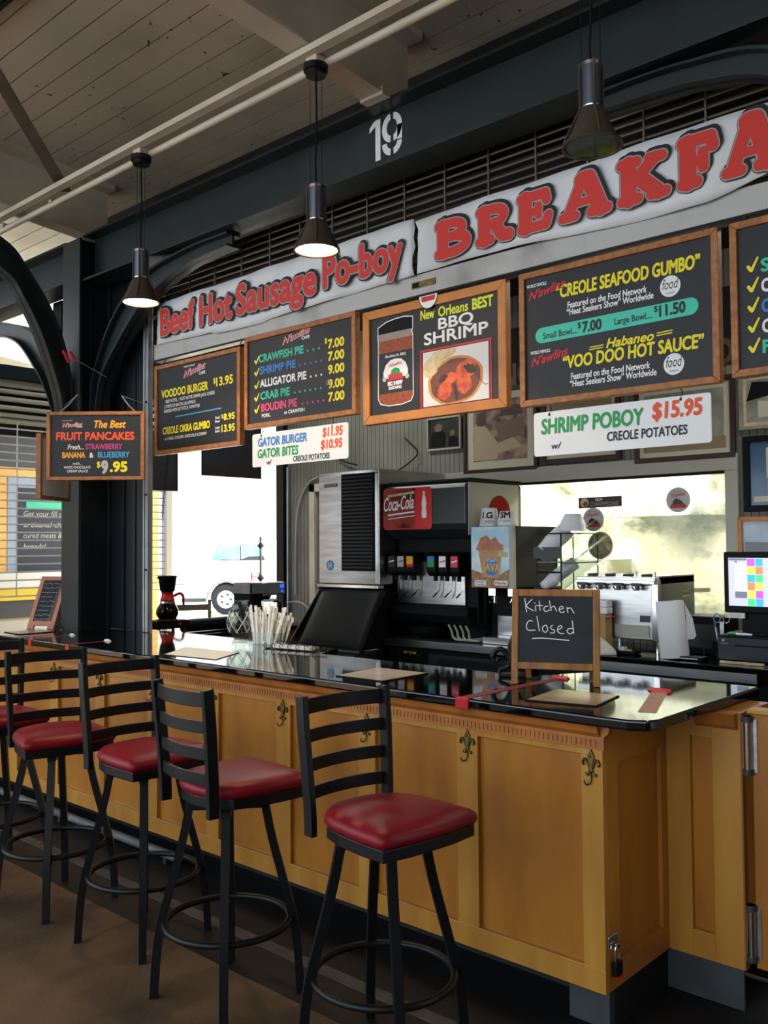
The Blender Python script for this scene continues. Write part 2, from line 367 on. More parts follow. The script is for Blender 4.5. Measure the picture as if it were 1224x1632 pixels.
build('rib', MB().box(-5.56, -5.54, 3.44, 3.453, 1.087, 3.6, 'steel_dark').box(-5.42, -5.41, 3.445, 3.453, 1.087, 3.6, 'steel_dark'), t)
# beam with the stencilled number
t = thing('steel_beam', 'long dark green steel beam stencilled with a white 19', 'beam', (-2.2, 3.32, 3.49))
build('flange', MB().box(-5.72, 3, 3.22, 3.42, 3.795, 3.81, 'steel_green'), t); build('flange', MB().box(-5.72, 3, 3.22, 3.42, 3.488, 3.502, 'steel_green'), t)
build('web', MB().box(-5.72, 3, 3.314, 3.326, 3.502, 3.795, 'steel_green'), t)
mb = MB(); y9 = 3.312; kb = 3.312/3.78
def bx(x): return x*kb
def bz(z): return 1.65+(z-1.65)*kb
# stencil digits: bars with gaps
x0, x1 = bx(-3.525), bx(-3.44); z0, z1 = bz(3.845)-.002, bz(4.08)
mb.poly([(x1-.034, y9, z0), (x1, y9, z0), (x1, y9, z1), (x1-.034, y9, z1)], 'stencil')
mb.poly([(x0, y9, z1-.055), (x1-.034, y9, z1-.03), (x1-.034, y9, z1), (x1-.05, y9, z1-.008), (x0, y9, z1-.03)], 'stencil')
cx, zt, zbm = bx(-3.352), bz(4.08)+.005, z0+.004
def arc(cx, cz, r, rz, a0, a1, w):
    n = 12; P = []
    for i in range(n+1): a = R(a0+(a1-a0)*i/n); P.append((cx+r*math.cos(a), cz+rz*math.sin(a)))
    Q = []
    for i in range(n+1): a = R(a0+(a1-a0)*i/n); Q.append((cx+(r-w)*math.cos(a), cz+(rz-w)*math.sin(a)))
    for i in range(n): mb.poly([(P[i][0], y9, P[i][1]), (P[i+1][0], y9, P[i+1][1]), (Q[i+1][0], y9, Q[i+1][1]), (Q[i][0], y9, Q[i][1])], 'stencil')
r9 = .06
arc(cx-.006, zt-.072, r9, .072, 95, 265, .032); arc(cx+.006, zt-.072, r9, .072, -85, 85, .032)
mb.poly([(cx+.006+r9-.032, y9, zbm+.06), (cx+.006+r9, y9, zbm+.06), (cx+.006+r9, y9, zt-.07), (cx+.006+r9-.032, y9, zt-.07)], 'stencil')
arc(cx+.006, zbm+.065, r9, .065, -85, 0, .032); arc(cx-.006, zbm+.065, r9, .065, 180, 265, .032)
build('lettering_number', mb, t, label='white stencilled number 19')
for xr in (-2.935, -.1): build('beam_clip', MB().box(xr-.075, xr+.075, 3.16, 3.22, 3.8, 3.84, 'cream'), t, bevel=.003, label='cream painted clip')
t = thing('steel_beam', 'dark green steel beam running on to the left beyond the column', 'beam', (-7.5, 3.32, 3.52))
build('flange', MB().box(-9.5, -5.95, 3.22, 3.42, 3.795, 3.81, 'steel_green'), t); build('flange', MB().box(-9.5, -5.95, 3.22, 3.42, 3.52, 3.535, 'steel_green'), t)
build('web', MB().box(-9.5, -5.95, 3.314, 3.326, 3.535, 3.795, 'steel_green'), t)

def smooth_path(pts, n=6):
    P = [Vector(p) for p in pts]; out = []
    for i in range(len(P)-1):
        a = P[max(i-1, 0)]; b = P[i]; c = P[i+1]; d = P[min(i+2, len(P)-1)]
        for k in range(n):
            t = k/n; out.append(.5*((2*b)+(c-a)*t+(2*a-5*b+4*c-d)*t*t+(3*b-a-3*c+d)*t**3))
    out.append(P[-1]); return out
def arch(outer, inner, axis, c, label, hw=.05):
    """curved T-section brace between two outlines, in the XZ (axis 'y') or YZ (axis 'x') plane at c"""
    o = smooth_path([Vector((a, 0, b)) for a, b in outer]); i = smooth_path([Vector((a, 0, b)) for a, b in inner])
    t = thing('arch_brace', label, 'brace', (outer[0][0], c, outer[0][1]) if axis == 'y' else (c, outer[0][0], outer[0][1]))
    def mk(p, d): return (p.x, c+d, p.z) if axis == 'y' else (c+d, p.x, p.z)
    web = MB(); fl = MB()
    for mbx, P, Q, a, b in ((web, o, i, -.008, .008), (fl, i, [q+(p-q).normalized()*.014 for p, q in zip(o, i)], -hw, hw), (fl, o, [p+(q-p).normalized()*.014 for p, q in zip(o, i)], -hw, hw)):
        vs = []
        for p, q in zip(P, Q): vs += [mk(p, a), mk(p, b), mk(q, b), mk(q, a)]
        n = len(P); fs = [(0, 1, 2, 3), (4*n-4, 4*n-1, 4*n-2, 4*n-3)]
        for k in range(n-1):
            for j in range(4): fs.append((4*k+j, 4*k+4+j, 4*k+4+(j+1) % 4, 4*k+(j+1) % 4))
        mbx.add(vs, fs, 'steel_green')
    build('web', web, t, smooth=30); build('flange', fl, t, smooth=30)
    return t
arch([(-5.71, 2.35), (-5.71, 2.62), (-5.66, 2.86), (-5.45, 3.17), (-5.11, 3.40), (-4.63, 3.478), (-4.19, 3.485)],
     [(-5.64, 2.35), (-5.63, 2.58), (-5.55, 2.82), (-5.30, 3.06), (-5.02, 3.25), (-4.63, 3.37), (-4.19, 3.40)], 'y', 3.32, 'dark green curved brace from the column up to the stencilled beam, behind the leftmost lamp')
arch([(-1.80, 3.482), (-1.63, 3.48), (-1.42, 3.47), (-1.13, 3.42), (-.75, 3.2), (-.5, 2.8)], [(-1.80, 3.40), (-1.52, 3.39), (-1.35, 3.37), (-1.13, 3.31), (-.85, 3.1), (-.62, 2.8)], 'y', 3.32, 'dark green curved brace under the beam behind the unlit lamp')
arch([(2.2, 3.83), (2.69, 3.67), (2.86, 3.51), (3.04, 3.25), (3.15, 2.96), (3.199, 2.62), (3.199, 2.3)], [(2.2, 3.66), (2.69, 3.47), (2.84, 3.3), (2.97, 3.06), (3.07, 2.78), (3.11, 2.6), (3.11, 2.3)], 'x', -5.835, 'dark curved brace reaching from the column out over the hall at the left edge', .06)
arch([(-7.5, 3.515), (-7.18, 3.47), (-6.75, 3.36), (-6.42, 3.2), (-6.2, 2.96), (-6.03, 2.6), (-5.955, 2.2)], [(-7.5, 3.40), (-7.17, 3.35), (-6.8, 3.24), (-6.55, 3.05), (-6.33, 2.82), (-6.15, 2.5), (-6.05, 2.2)], 'y', 3.32, 'bluish curved brace left of the column under the far beam', .06)
# red clamp tied on the brace with a thin wire
t = thing('spring_clamp', 'small red clamp tied on the curved brace above the fruit pancakes board', 'clamp', (-5.77, 3.13, 2.93))
build('jaw', MB().tube([(-5.775, 3.11, 3.0), (-5.765, 3.15, 2.92)], .014, 'red_plastic', 6), t)
build('jaw', MB().tube([(-5.755, 3.15, 2.99), (-5.745, 3.18, 2.935)], .012, 'red_plastic', 6), t)
build('wire', MB().tube([(-5.75, 3.17, 2.95), (-5.5, 3.28, 2.8)], .002, 'alu', 4), t)

# conduits, rail and brace under the ceiling
t = thing('conduit_run', 'cream conduit with channel running under the roof beams above the lamps', 'conduit', (-4, 2.75, 3.8))
build('pipe', MB().tube([(-9, 2.79, 3.80), (3, 2.79, 3.80)], .019, 'cream', 12), t, smooth=40)
build('channel', MB().box(-5.98, 3, 2.685, 2.735, 3.815, 3.845, 'cream').box(-5.98, 3, 2.735, 2.762, 3.835, 3.845, 'plank_line'), t)
for xx in (-5.95, -5.3): build('strap', MB().box(xx-.015, xx+.015, 2.76, 2.82, 3.8, 3.83, 'cream'), t)
t = thing('conduit_run', 'cream conduit fixed to the ceiling planks at the upper left corner', 'conduit', (-4, 1.95, 4.27))
build('pipe', MB().tube([(-9, 1.93, 4.287), (3, 1.93, 4.287)], .018, 'cream', 12), t, smooth=40)
build('strip', MB().box(-9, 3, 1.97, 1.985, 4.275, 4.303, 'plank_line'), t)
t = thing('angle_brace', 'grey brown diagonal angle iron below the ceiling at the upper left', 'brace', (-5.3, 2.79, 3.85))
A, B = Vector((-5.18, 2.80, 3.85)), Vector((-4.15, 1.70, 4.12))
d = (B-A).normalized(); side = d.cross(Vector((0, 0, 1))).normalized()
mat('brace_grey', '#6e6558', .5, hex2='#584f44', nscale=6); mb = MB(); mb.bar([A, B], .07, .008, 'brace_grey'); mb.bar([A+side*.035+Vector((0, 0, .03)), B+side*.035+Vector((0, 0, .03))], .008, .06, 'brace_grey')
build('angle_iron', mb, t)

# ------------------------------------------------------------------ pendant lamps
mat('lamp_glow', '#fff2dc', .5, emit='#ffd9a0', es=40.)
mat('lamp_glass', '#22332c', .12, hex2='#31473c', nscale=9)
mat('lamp_metal', '#5a524a', .4, metal=.6, hex2='#6a5d50', nscale=6)
mat('lamp_tube', '#6b7080', .3, metal=.8)
def pendant(x, zb, lit, label):
    y = 2.75; t = thing('pendant_lamp', label, 'pendant lamp', (x, y, zb), group=None)
    zt = zc(y, 3.81)-.03
    build('canopy', MB().cyl((x, y, 0), .055, 3.755, 3.782, 'black_metal').cyl((x, y, 0), .045, 3.735, 3.755, 'black_metal'), t, smooth=40)
    build('junction_box', MB().box(x-.035, x+.035, y-.03, y+.05, 3.782, 3.825, 'cream'), t, bevel=.004)
    top = zb+.29
    build('cord', MB().tube([(x, y, 3.74), (x+.006, y, 3.5), (x-.004, y, 3.35), (x, y, top)], .0045, 'black_plastic', 6), t)
    for s in (-1, 1): build('wire', MB().tube([(x+s*.038, y, 3.74), (x+s*.036, y, top-.01)], .0016, 'black_metal', 4), t)
    build('housing', MB().cyl((x, y, 0), .034, top-.15, top, 'lamp_tube').cyl((x, y, 0), .037, top-.012, top, 'steel_polish').lathe([(.034, top-.15), (.031, top-.17)], 'steel_polish', (x, y, 0)), t, smooth=40)
    for k in range(4):
        a = R(45+90*k); c, s = math.cos(a), math.sin(a)
        build('rib', MB().tube([(x+c*.04, y+s*.04, top), (x+c*.04, y+s*.04, top-.16), (x+c*.075, y+s*.075, zb+.06), (x+c*.098, y+s*.098, zb+.01)], .005, 'lamp_metal', 6), t, smooth=60)
    build('shade', MB().lathe([(.036, zb+.135), (.046, zb+.115), (.068, zb+.06), (.088, zb+.022), (.1, zb+.012), (.104, zb), (.094, zb), (.085, zb+.018), (.064, zb+.06), (.03, zb+.13)], 'lamp_metal', (x, y, 0), 36), t, smooth=50)
    build('lens', MB().cyl((x, y, 0), .088, zb+.004, zb+.014, 'lamp_glow' if lit else 'lamp_glass', 32), t, label='glowing lens' if lit else 'dark green glass lens')
    if lit:
        l = bpy.data.lights.new('bulb', 'SPOT'); l.energy = 26; l.color = (1, .78, .5); l.spot_size = R(120); l.shadow_soft_size = .05
        o = bpy.data.objects.new('bulb', l); o.location = (0, 0, -.01); COL.objects.link(o); o.parent = t
    return t
pendant(-4.27, 2.975, True, 'glowing pendant lamp in front of the dark column, leftmost of the hanging lamps')
pendant(-2.888, 2.95, True, 'glowing pendant lamp hanging left of the stencilled 19')
pendant(-1.527, 3.0, False, 'unlit pendant lamp with dark green glass in front of the red lettered banner')

# ------------------------------------------------------------------ roller grille over the counter, rail, posts
t = thing('security_grille', 'rolled up steel rod grille above the counter behind the banners', 'grille', (-3, 3.48, 2.86))
mb = MB()
z = 2.96
while z < 3.62:
    mb.tube([(-5.22, 3.49, z), (1.0, 3.49, z)], .006, 'rod', 6); z += .041
build('rods', mb, t)
mb = MB(); x = -5.1
while x < 1:
    mb.box(x-.004, x+.004, 3.478, 3.484, 2.95, 3.6, 'rod'); x += .262
build('links', mb, t)
mb = MB()
for i in range(9):
    mb.tube([(-5.22, 3.56+.035*(i % 2), 3.05+.06*i), (1.0, 3.56+.035*(i % 2), 3.05+.06*i)], .011, 'rod_dark', 6)
build('coil', mb, t)
mb = MB().box(-5.19, 1.05, 3.445, 3.50, KZ(3.032), KZ(3.148), 'rail').box(-5.19, 1.05, 3.44, 3.505, KZ(3.018), KZ(3.030), 'black_metal')
build('bottom_rail', mb, t, bevel=.004)
xs = KX(-3.17)
build('brass_plate', MB().box(xs-.075, xs+.075, 3.44, 3.446, KZ(3.07), KZ(3.105), 'brass').box(xs-.07, xs-.03, 3.4385, 3.441, KZ(3.075), KZ(3.1), 'black_plastic'), t, label='small brass maker plate')
t = thing('shutter_post', 'aluminium shutter guide post standing on the counter beside the column', 'post', (-5.26, 3.44, 1.087))
build('channel', MB().box(-5.283, -5.265, 3.42, 3.46, 1.087, 3.32, 'alu').box(-5.262, -5.232, 3.425, 3.46, 1.087, 3.32, 'alu').box(-5.29, -5.23, 3.455, 3.465, 1.087, 3.3, 'alu'), t, bevel=.003)
for zz in (1.5, 2.0, 2.62): build('bolt', MB().tube([(-5.247, 3.417, zz), (-5.247, 3.43, zz)], .008, 'black_metal', 8), t)

# ------------------------------------------------------------------ banners
YB = 3.415
def banner(name, x0, x1, zb, zt, label, seed):
    rnd = random.Random(seed); n = 60; vs = []; fs = []; mz = 6
    for i in range(n+1):
        u = i/n; x = x0+(x1-x0)*u
        for j in range(mz+1):
            v = j/mz; zz = zb(u)+(zt(u)-zb(u))*v
            xx = x+(rnd.uniform(-.012, .012) if i in (0, n) else 0)
            vs.append((xx, YB+.012+.007*math.sin(u*17+v*2)+.004*math.sin(u*41-v*3), zz))
    for i in range(n):
        for j in range(mz): a = i*(mz+1)+j; fs.append((a, a+mz+1, a+mz+2, a+1))
    t = thing('banner', label, 'banner', ((x0+x1)/2, YB, zb(.5)))
    build('sheet', MB().add(vs, fs, 'banner'), t, smooth=60, solid=.003); return t
b1 = banner('banner', KX(-5.70), KX(-3.225), lambda u: KZ(3.125)+.012*math.sin(u*6+2)+(-.012 if .28 < u < .5 else 0), lambda u: KZ(3.435)+.02*u, 'white banner reading Beef Hot Sausage Po-boy in red', 3)
b2 = banner('banner', KX(-3.205), KX(-.55), lambda u: KZ(3.145)-.03*u+.012*math.sin(u*9)+max(0, (u-.62))*.45, lambda u: KZ(3.44)+.04*u, 'white banner with very large red capitals reading BREAKFAST', 5)
GL = {  # round-ended slab letters as strokes in a unit box: (points, relative weight)
 'B': [([(.2, .1), (.2, .9)], 1.15), ([(.06, .92), (.55, .92), (.8, .82), (.82, .68), (.6, .54), (.2, .54)], .8), ([(.6, .54), (.92, .42), (.94, .22), (.62, .08), (.06, .08)], .85)],
 'R': [([(.2, .1), (.2, .9)], 1.15), ([(.06, .92), (.55, .92), (.8, .82), (.82, .66), (.6, .5), (.2, .5)], .8), ([(.05, .08), (.4, .08)], .8), ([(.52, .5), (.78, .12), (.98, .1)], 1.)],
 'E': [([(.2, .1), (.2, .9)], 1.2), ([(.06, .92), (.84, .92), (.88, .74)], .8), ([(.2, .5), (.6, .5), (.62, .62), (.62, .38)], .65), ([(.06, .08), (.86, .08), (.93, .3)], .8)],
 'A': [([(.14, .1), (.46, .88)], .9), ([(.46, .9), (.6, .9), (.86, .1)], 1.25), ([(.3, .36), (.7, .36)], .6), ([(.02, .07), (.3, .07)], .75), ([(.66, .07), (1., .07)], .8)],
 'K': [([(.2, .1), (.2, .9)], 1.2), ([(.05, .92), (.38, .92)], .8), ([(.05, .08), (.4, .08)], .8), ([(.3, .46), (.78, .9)], .9), ([(.42, .56), (.84, .1)], 1.1), ([(.66, .92), (.94, .9)], .75), ([(.7, .08), (1., .08)], .8)],
 'F': [([(.2, .1), (.2, .9)], 1.2), ([(.06, .92), (.86, .92), (.92, .72)], .85), ([(.2, .5), (.6, .5), (.64, .64), (.64, .34)], .75), ([(.05, .08), (.44, .08)], .85)],
 'S': [([(.85, .72), (.8, .88), (.5, .93), (.2, .84), (.18, .66), (.5, .52), (.82, .38), (.82, .18), (.5, .07), (.18, .12), (.12, .3)], 1.)],
 'T': [([(.5, .1), (.5, .9)], 1.2), ([(.06, .72), (.1, .92), (.9, .92), (.94, .72)], .85), ([(.3, .08), (.7, .08)], .85)]}
def fat(mb, strokes, x0, x1, z0, z1, r):
    for dr, dx, dz, m, yy in ((.0085, 0, 0, 'b_navy', YB-.002), (.007, .010, .012, 'b_navy', YB-.0025), (.0055, 0, 0, 'b_grey', YB-.004), (0, 0, 0, 'b_red', YB-.0055)):
        for pts, w in strokes:
            P = smooth_path([Vector((x0+r+(x1-x0-2*r)*a+dx, 0, z0+r+(z1-z0-2*r)*b+dz)) for a, b in pts], 3) if len(pts) > 3 else [Vector((x0+r+(x1-x0-2*r)*a+dx, 0, z0+r+(z1-z0-2*r)*b+dz)) for a, b in pts]
            mb.stroke([(p.x, p.z) for p in P], r*w+dr, m, yy); yy -= 8e-6*2*len(P)
mb = MB()
for ch, a, b, z0, h in (('B', -3.078, -2.806, 3.172, .222), ('R', -2.803, -2.545, 3.178, .222), ('E', -2.548, -2.305, 3.18, .222), ('A', -2.305, -2.0, 3.178, .236), ('K', -2.0, -1.715, 3.176, .24), ('F', -1.706, -1.488, 3.176, .255), ('A', -1.51, -1.235, 3.172, .275), ('S', -1.2, -.95, 3.17, .28), ('T', -.93, -.66, 3.17, .29)):
    fat(mb, GL[ch], KX(a), KX(b), KZ(z0-.012), KZ(z0+h+.012), .0285)
build('lettering', mb, b2, label='large red slab capitals with grey and black outlines')
mb = MB()
for w, a, b, z, h in (('Beef', -5.634, -5.215, 3.19, .185), ('Hot', -5.165, -4.797, 3.186, .195), ('Sausage', -4.764, -3.985, 3.19, .19), ('Po-boy', -3.930, -3.288, 3.205, .19)):
    for off, dx, dz, m, yy in ((.085, 0, 0, 'b_navy', YB-.002), (.072, .009, .012, 'b_navy', YB-.0025), (.06, 0, 0, 'b_grey', YB-.004), (.034, 0, 0, 'b_red', YB-.0055)):
        e = (off-.034)*.16
        mb.text(w, KX(a)-e+dx, KX(b)+e+dx, KZ(z)+dz-e*.2, h*K, m, yy, bold=off)
build('lettering', mb, b1, label='red rounded letters with grey and black outlines')

# ================================================================== HANGING MENU BOARDS
YF = 3.40; YT = YF-.0015
def frame_mb(x0, x1, z0, z1, y0, y1, w, m, mb=None):
    mb = mb or MB()
    for P in ([(x0, z0), (x1, z0), (x1-w, z0+w), (x0+w, z0+w)], [(x1, z0), (x1, z1), (x1-w, z1-w), (x1-w, z0+w)], [(x1, z1), (x0, z1), (x0+w, z1-w), (x1-w, z1-w)], [(x0, z1), (x0, z0), (x0+w, z0+w), (x0+w, z1-w)]):
        mb.prism(P, y0, y1, m)
    return mb
def menu_board(name, label, c, wood='oak', w=.028):
    x0, x1, z0, z1 = KX(c[0]), KX(c[1]), KZ(c[2]), KZ(c[3])
    t = thing(name, label, 'menu board', ((x0+x1)/2, YF, z0), group='framed menu boards over the counter')
    build('frame', frame_mb(x0, x1, z0, z1, YF-.012, YF+.028, w, wood), t, bevel=.003)
    build('panel', MB().box(x0+w*.6, x1-w*.6, YF, YF+.012, z0+w*.6, z1-w*.6, 'board'), t)
    for xx in (x0+.05, x1-.05):
        build('hanger', MB().tube([(xx, YF+.02, z1-.005), (xx+.004, YF+.03, (z1+KZ(3.02))/2), (xx, YF+.05, max(KZ(3.02), z1+.02)+.004)], .003, 'iron', 5).tube(ring(xx, YF+.02, z1+.004, .007), .0018, 'iron', 4, closed=True), t)
    return t
def ring(x, y, z, r, n=10): return [(x+r*math.cos(2*math.pi*i/n), y, z+r*math.sin(2*math.pi*i/n)) for i in range(n)]
class Txt(MB):
    def t(s, txt, x0, x1, z, h, m, **k):
        return s.text(txt, KX(x0), KX(x1) if x1 is not None else None, KZ(z), h*K, m, YT, **k)
    def logo(s, x0, x1, z, h, wf, cafe=None, white=True):
        """slanted script name with its little lines"""
        sl = .17
        for b, m, dy in (((.06, 't_white', 0), (.02, 't_red', -.0008)) if white else ((.03, 't_red', 0),)):
            s.text("N'awlins", KX(x0), KX(x1), KZ(z), h*K*.8, m, YT+dy, shear=.35, bold=b, slope=sl)
        s.t('WORLD FAMOUS', wf[0], wf[1], wf[2], wf[3], 't_white', bold=.02)
        if cafe: s.t('CAFE', *cafe, 't_white', bold=.04)
    def check(s, x0, x1, z, h, m='t_yellow'):
        P = [(x0, z+h*.35), (x0+(x1-x0)*.3, z), (x1, z+h)]
        P = [(KX(a), KZ(b)) for a, b in P]; r = .0042
        s.stroke([P[0], P[1]], r*1.5, m, YT, n=8); s.poly([(P[1][0]-r*1.4, YT, P[1][1]), (P[1][0]+r*1.4, YT, P[1][1]-r), (P[2][0]+r, YT, P[2][1]), (P[2][0]-r*.2, YT, P[2][1]+r)], m)
    def dots(s, x0, x1, z, n, m):
        for i in range(n): s.disc((KX(x0+(x1-x0)*i/(n-1)), YT, KZ(z)), .0065, m, 10)
BD = .035
# voodoo burger
t = menu_board('menu_board', 'framed black menu board listing VOODOO BURGER, leftmost under the rail', (-5.672, -4.69, 2.315, 2.965))
q = Txt(); q.logo(-5.329, -5.069, 2.838, .055, (-5.327, -5.195, 2.909, .013), (-5.148, -5.076, 2.838, .02))
q.t('VOODOO BURGER', -5.597, -5.044, 2.725, .055, 't_yellow', bold=BD).t('$', -4.985, -4.962, 2.758, .034, 't_yellow', bold=BD).t('13.95', -4.955, -4.774, 2.735, .057, 't_yellow', bold=BD)
q.t('BEEF PATTIE , 1 HOT PATTIE, PEPPER JACK CHEESE', -5.543, -4.971, 2.684, .022, 't_white', bold=.012).t('2 STRIPS OF BACON, JALAPENOS', -5.563, -5.187, 2.648, .022, 't_white', bold=.012).t('DRESSED WITH LETTUCE & TOMATOES', -5.561, -5.138, 2.615, .022, 't_white', bold=.012)
q.stroke([(KX(-5.42), KZ(2.574)), (KX(-4.905), KZ(2.58))], .0035, 't_sky', YT)
q.t('CREOLE OKRA GUMBO', -5.58, -5.023, 2.46, .05, 't_yellow', bold=BD).t('w/ CRABS, CHICKEN, ANDOUILLE & SHRIMP', -5.556, -5.062, 2.416, .021, 't_white', bold=.012)
for a, z in (('Small', 2.512), ('Bowl', 2.487), ('Large', 2.445), ('Bowl', 2.42)): q.t(a, -4.965, -4.917, z, .018, 't_white', bold=.02)
q.t('$', -4.897, -4.882, 2.512, .025, 't_yellow', bold=BD).t('8.95', -4.875, -4.757, 2.497, .041, 't_yellow', bold=BD).t('13.95', -4.897, -4.755, 2.418, .046, 't_yellow', bold=BD)
build('lettering', q, t)
# pies
t = menu_board('menu_board', 'framed black menu board listing CRAWFISH, SHRIMP, ALLIGATOR, CRAB and BOUDIN PIE', (-4.645, -3.636, 2.41, 3.01))
q = Txt(); q.logo(-4.282, -4.022, 2.912, .05, (-4.28, -4.148, 2.986, .013), (-4.104, -4.033, 2.917, .019))
for s, x0, x1, z, m, d in (('CRAWFISH PIE', -4.511, -4.086, 2.832, 't_teal', (-4.051, -3.95, 3)), ('SHRIMP PIE', -4.501, -4.159, 2.754, 't_blue', (-4.121, -3.931, 5)), ('ALLIGATOR PIE', -4.498, -4.062, 2.67, 't_white', (-4.024, -3.932, 3)), ('CRAB PIE', -4.495, -4.214, 2.59, 't_teal', (-4.169, -3.937, 6)), ('BOUDIN PIE', -4.488, -4.147, 2.513, 't_pink', (-4.098, -3.915, 5))):
    q.t(s, x0, x1, z, .048, m, bold=BD); q.dots(d[0], d[1], z+.008, d[2], m); q.check(-4.548, -4.508, z, .042)
q.t('$', -3.9, -3.881, 2.862, .03, 't_yellow', bold=BD)
for s, z in (('7.00', 2.828), ('7.00', 2.753), ('9.00', 2.674), ('9.00', 2.587), ('7.00', 2.51)): q.t(s, -3.874, -3.736, z, .051, 't_yellow', bold=BD+.01)
q.tube([(KX(-3.87)+.013*math.cos(a*.63), YT-.001, KZ(2.622)+.013*math.sin(a*.63)) for a in range(10)], .003, 't_chalk', 4, closed=True)
q.t('PORK,', -4.481, -4.396, 2.473, .023, 't_white', bold=.02).t('or CRAWFISH', -4.266, -4.081, 2.474, .022, 't_white', bold=.02)
build('lettering', q, t)
# bbq shrimp poster
t = menu_board('poster_board', 'orange wood framed poster of BBQ SHRIMP with a spice jar', (-3.578, -2.588, 2.336, 2.985), 'orange_wood', .045)
q = Txt()
q.t('New', -3.154, -3.055, 2.872, .052, 't_lime', bold=.025).t('Orleans', -3.03, -2.83, 2.87, .052, 't_lime', bold=.025).t('BEST', -2.805, -2.67, 2.868, .055, 't_lime', bold=.04)
for dx, m, dy in ((.004, 't_grey', .0006), (0, 't_white', 0)):
    q.text('BBQ', KX(-3.031)+dx, KX(-2.799)+dx, KZ(2.802), .058*K, m, YT+dy, bold=.02); q.text('SHRIMP', KX(-3.13)+dx, KX(-2.706)+dx, KZ(2.731), .062*K, m, YT+dy, bold=.02)
build('lettering', q, t)
mat('p_plate', '#d9d7d6', .45); mat('p_bread', '#d8c9a2', .6, hex2='#b9a47a', nscale=25); mat('p_stew', '#7a3d16', .4, hex2='#5a270d', nscale=20); mat('p_rim', '#c4843b', .5)
mat('p_shrimp', '#e2602a', .4, hex2='#a8340f', nscale=28); mat('p_dark', '#3b2418', .5); mat('p_spice', '#9c4f30', .6, hex2='#7b3518', nscale=60); mat('p_clear', '#8f8178', .3)
mb = MB(); L0 = YT-.0002
def P2(x, z, dy=0): return (KX(x), YT-dy, KZ(z))
def rect(mb, x0, x1, z0, z1, m, dy=0): mb.poly([P2(x0, z0, dy), P2(x1, z0, dy), P2(x1, z1, dy), P2(x0, z1, dy)], m)
frame_mb(KX(-3.157), KX(-2.684), KZ(2.38), KZ(2.704), YT-.001, YT, .009, 't_red', mb)
rect(mb, -3.138, -2.703, 2.395, 2.69, 'p_plate', .0003)
def blob(cx, cz, rx, rz, m, dy, rotd=0, n=26, wob=.06, seed=1):
    rnd = random.Random(seed); P = []
    for i in range(n):
        a = 2*math.pi*i/n; k = 1+rnd.uniform(-wob, wob); x = rx*k*math.cos(a); z = rz*k*math.sin(a); c, s = math.cos(R(rotd)), math.sin(R(rotd))
        xx = min(max(cx+x*c-z*s, -3.137), -2.704); zz = min(max(cz+x*s+z*c, 2.396), 2.689); P.append(P2(xx, zz, dy))
    mb.poly(P, m)
blob(-2.92, 2.515, .185, .128, 'p_rim', .0005, 5, wob=.02); blob(-2.92, 2.515, .168, .115, 'p_stew', .0007, 5, wob=.03)
blob(-3.09, 2.6, .055, .05, 'p_bread', .0008, 30); blob(-3.04, 2.645, .06, .042, 'p_bread', .0010, 25, seed=3); blob(-2.965, 2.667, .055, .026, 'p_bread', .0012, 20, seed=4)
blob(-2.85, 2.56, .07, .05, 'p_shrimp', .0009, 20, seed=5, wob=.1); blob(-2.86, 2.49, .05, .05, 'p_shrimp', .0011, -30, seed=6, wob=.1); blob(-2.99, 2.47, .055, .045, 'p_shrimp', .0010, 40, seed=7, wob=.12); blob(-2.95, 2.53, .05, .03, 'p_shrimp', .0012, 10, seed=8, wob=.12)
blob(-2.82, 2.565, .045, .022, 'p_dark', .0013, -20, seed=9, wob=.25); blob(-3.0, 2.535, .03, .018, 'p_dark', .0013, 30, seed=10, wob=.25); blob(-2.915, 2.455, .012, .045, 'p_dark', .0014, 12, seed=11, wob=.2)
mb.stroke([(KX(-2.78), KZ(2.53)), (KX(-2.73), KZ(2.47)), (KX(-2.71), KZ(2.47))], .0012, 'p_dark', YT-.0014, n=6)
build('food_photo', mb, t, label='photo of shrimp stew and bread in a red border')
mb = MB()
J = [(-3.467, 2.88), (-3.40, 2.905), (-3.335, 2.913), (-3.27, 2.915), (-3.208, 2.905), (-3.208, 2.84), (-3.215, 2.825), (-3.208, 2.805), (-3.208, 2.47), (-3.225, 2.443), (-3.29, 2.43), (-3.39, 2.43), (-3.45, 2.445), (-3.468, 2.475), (-3.464, 2.79), (-3.468, 2.81), (-3.468, 2.83)]
mb.poly([P2(a, b, 0) for a, b in J], 'p_spice'); rect(mb, -3.466, -3.21, 2.80, 2.84, 'p_clear', .0004); rect(mb, -3.463, -3.21, 2.50, 2.73, 'board', .0004)
mb.poly([P2(a, b, .0004) for a, b in [(-3.466, 2.84), (-3.21, 2.84), (-3.21, 2.905), (-3.27, 2.913), (-3.335, 2.911), (-3.40, 2.903), (-3.466, 2.878)]], 'black_plastic')
for a, b in zip(J, J[1:]+J[:1]): mb.stroke([(KX(a[0]), KZ(a[1])), (KX(b[0]), KZ(b[1]))], .0022, 't_white', YT-.0006, n=6)
arch_p = [(-3.425, 2.585), (-3.428, 2.62), (-3.41, 2.66), (-3.375, 2.685), (-3.335, 2.69), (-3.295, 2.685), (-3.262, 2.66), (-3.245, 2.62), (-3.248, 2.585)]
mb.poly([P2(a, b, .0006) for a, b in arch_p], 't_white'); mb.poly([P2(a, b, .0008) for a, b in [(-3.395, 2.572), (-3.28, 2.572), (-3.288, 2.606), (-3.388, 2.606)]], 't_red'); mb.poly([P2(a, b, .0009) for a, b in [(-3.375, 2.604), (-3.3, 2.604), (-3.31, 2.632), (-3.34, 2.64), (-3.366, 2.628)]], 't_green')
for xx in (-3.42, -3.252): mb.disc(P2(xx, 2.582, .0007), .013, 't_chalk', 14)
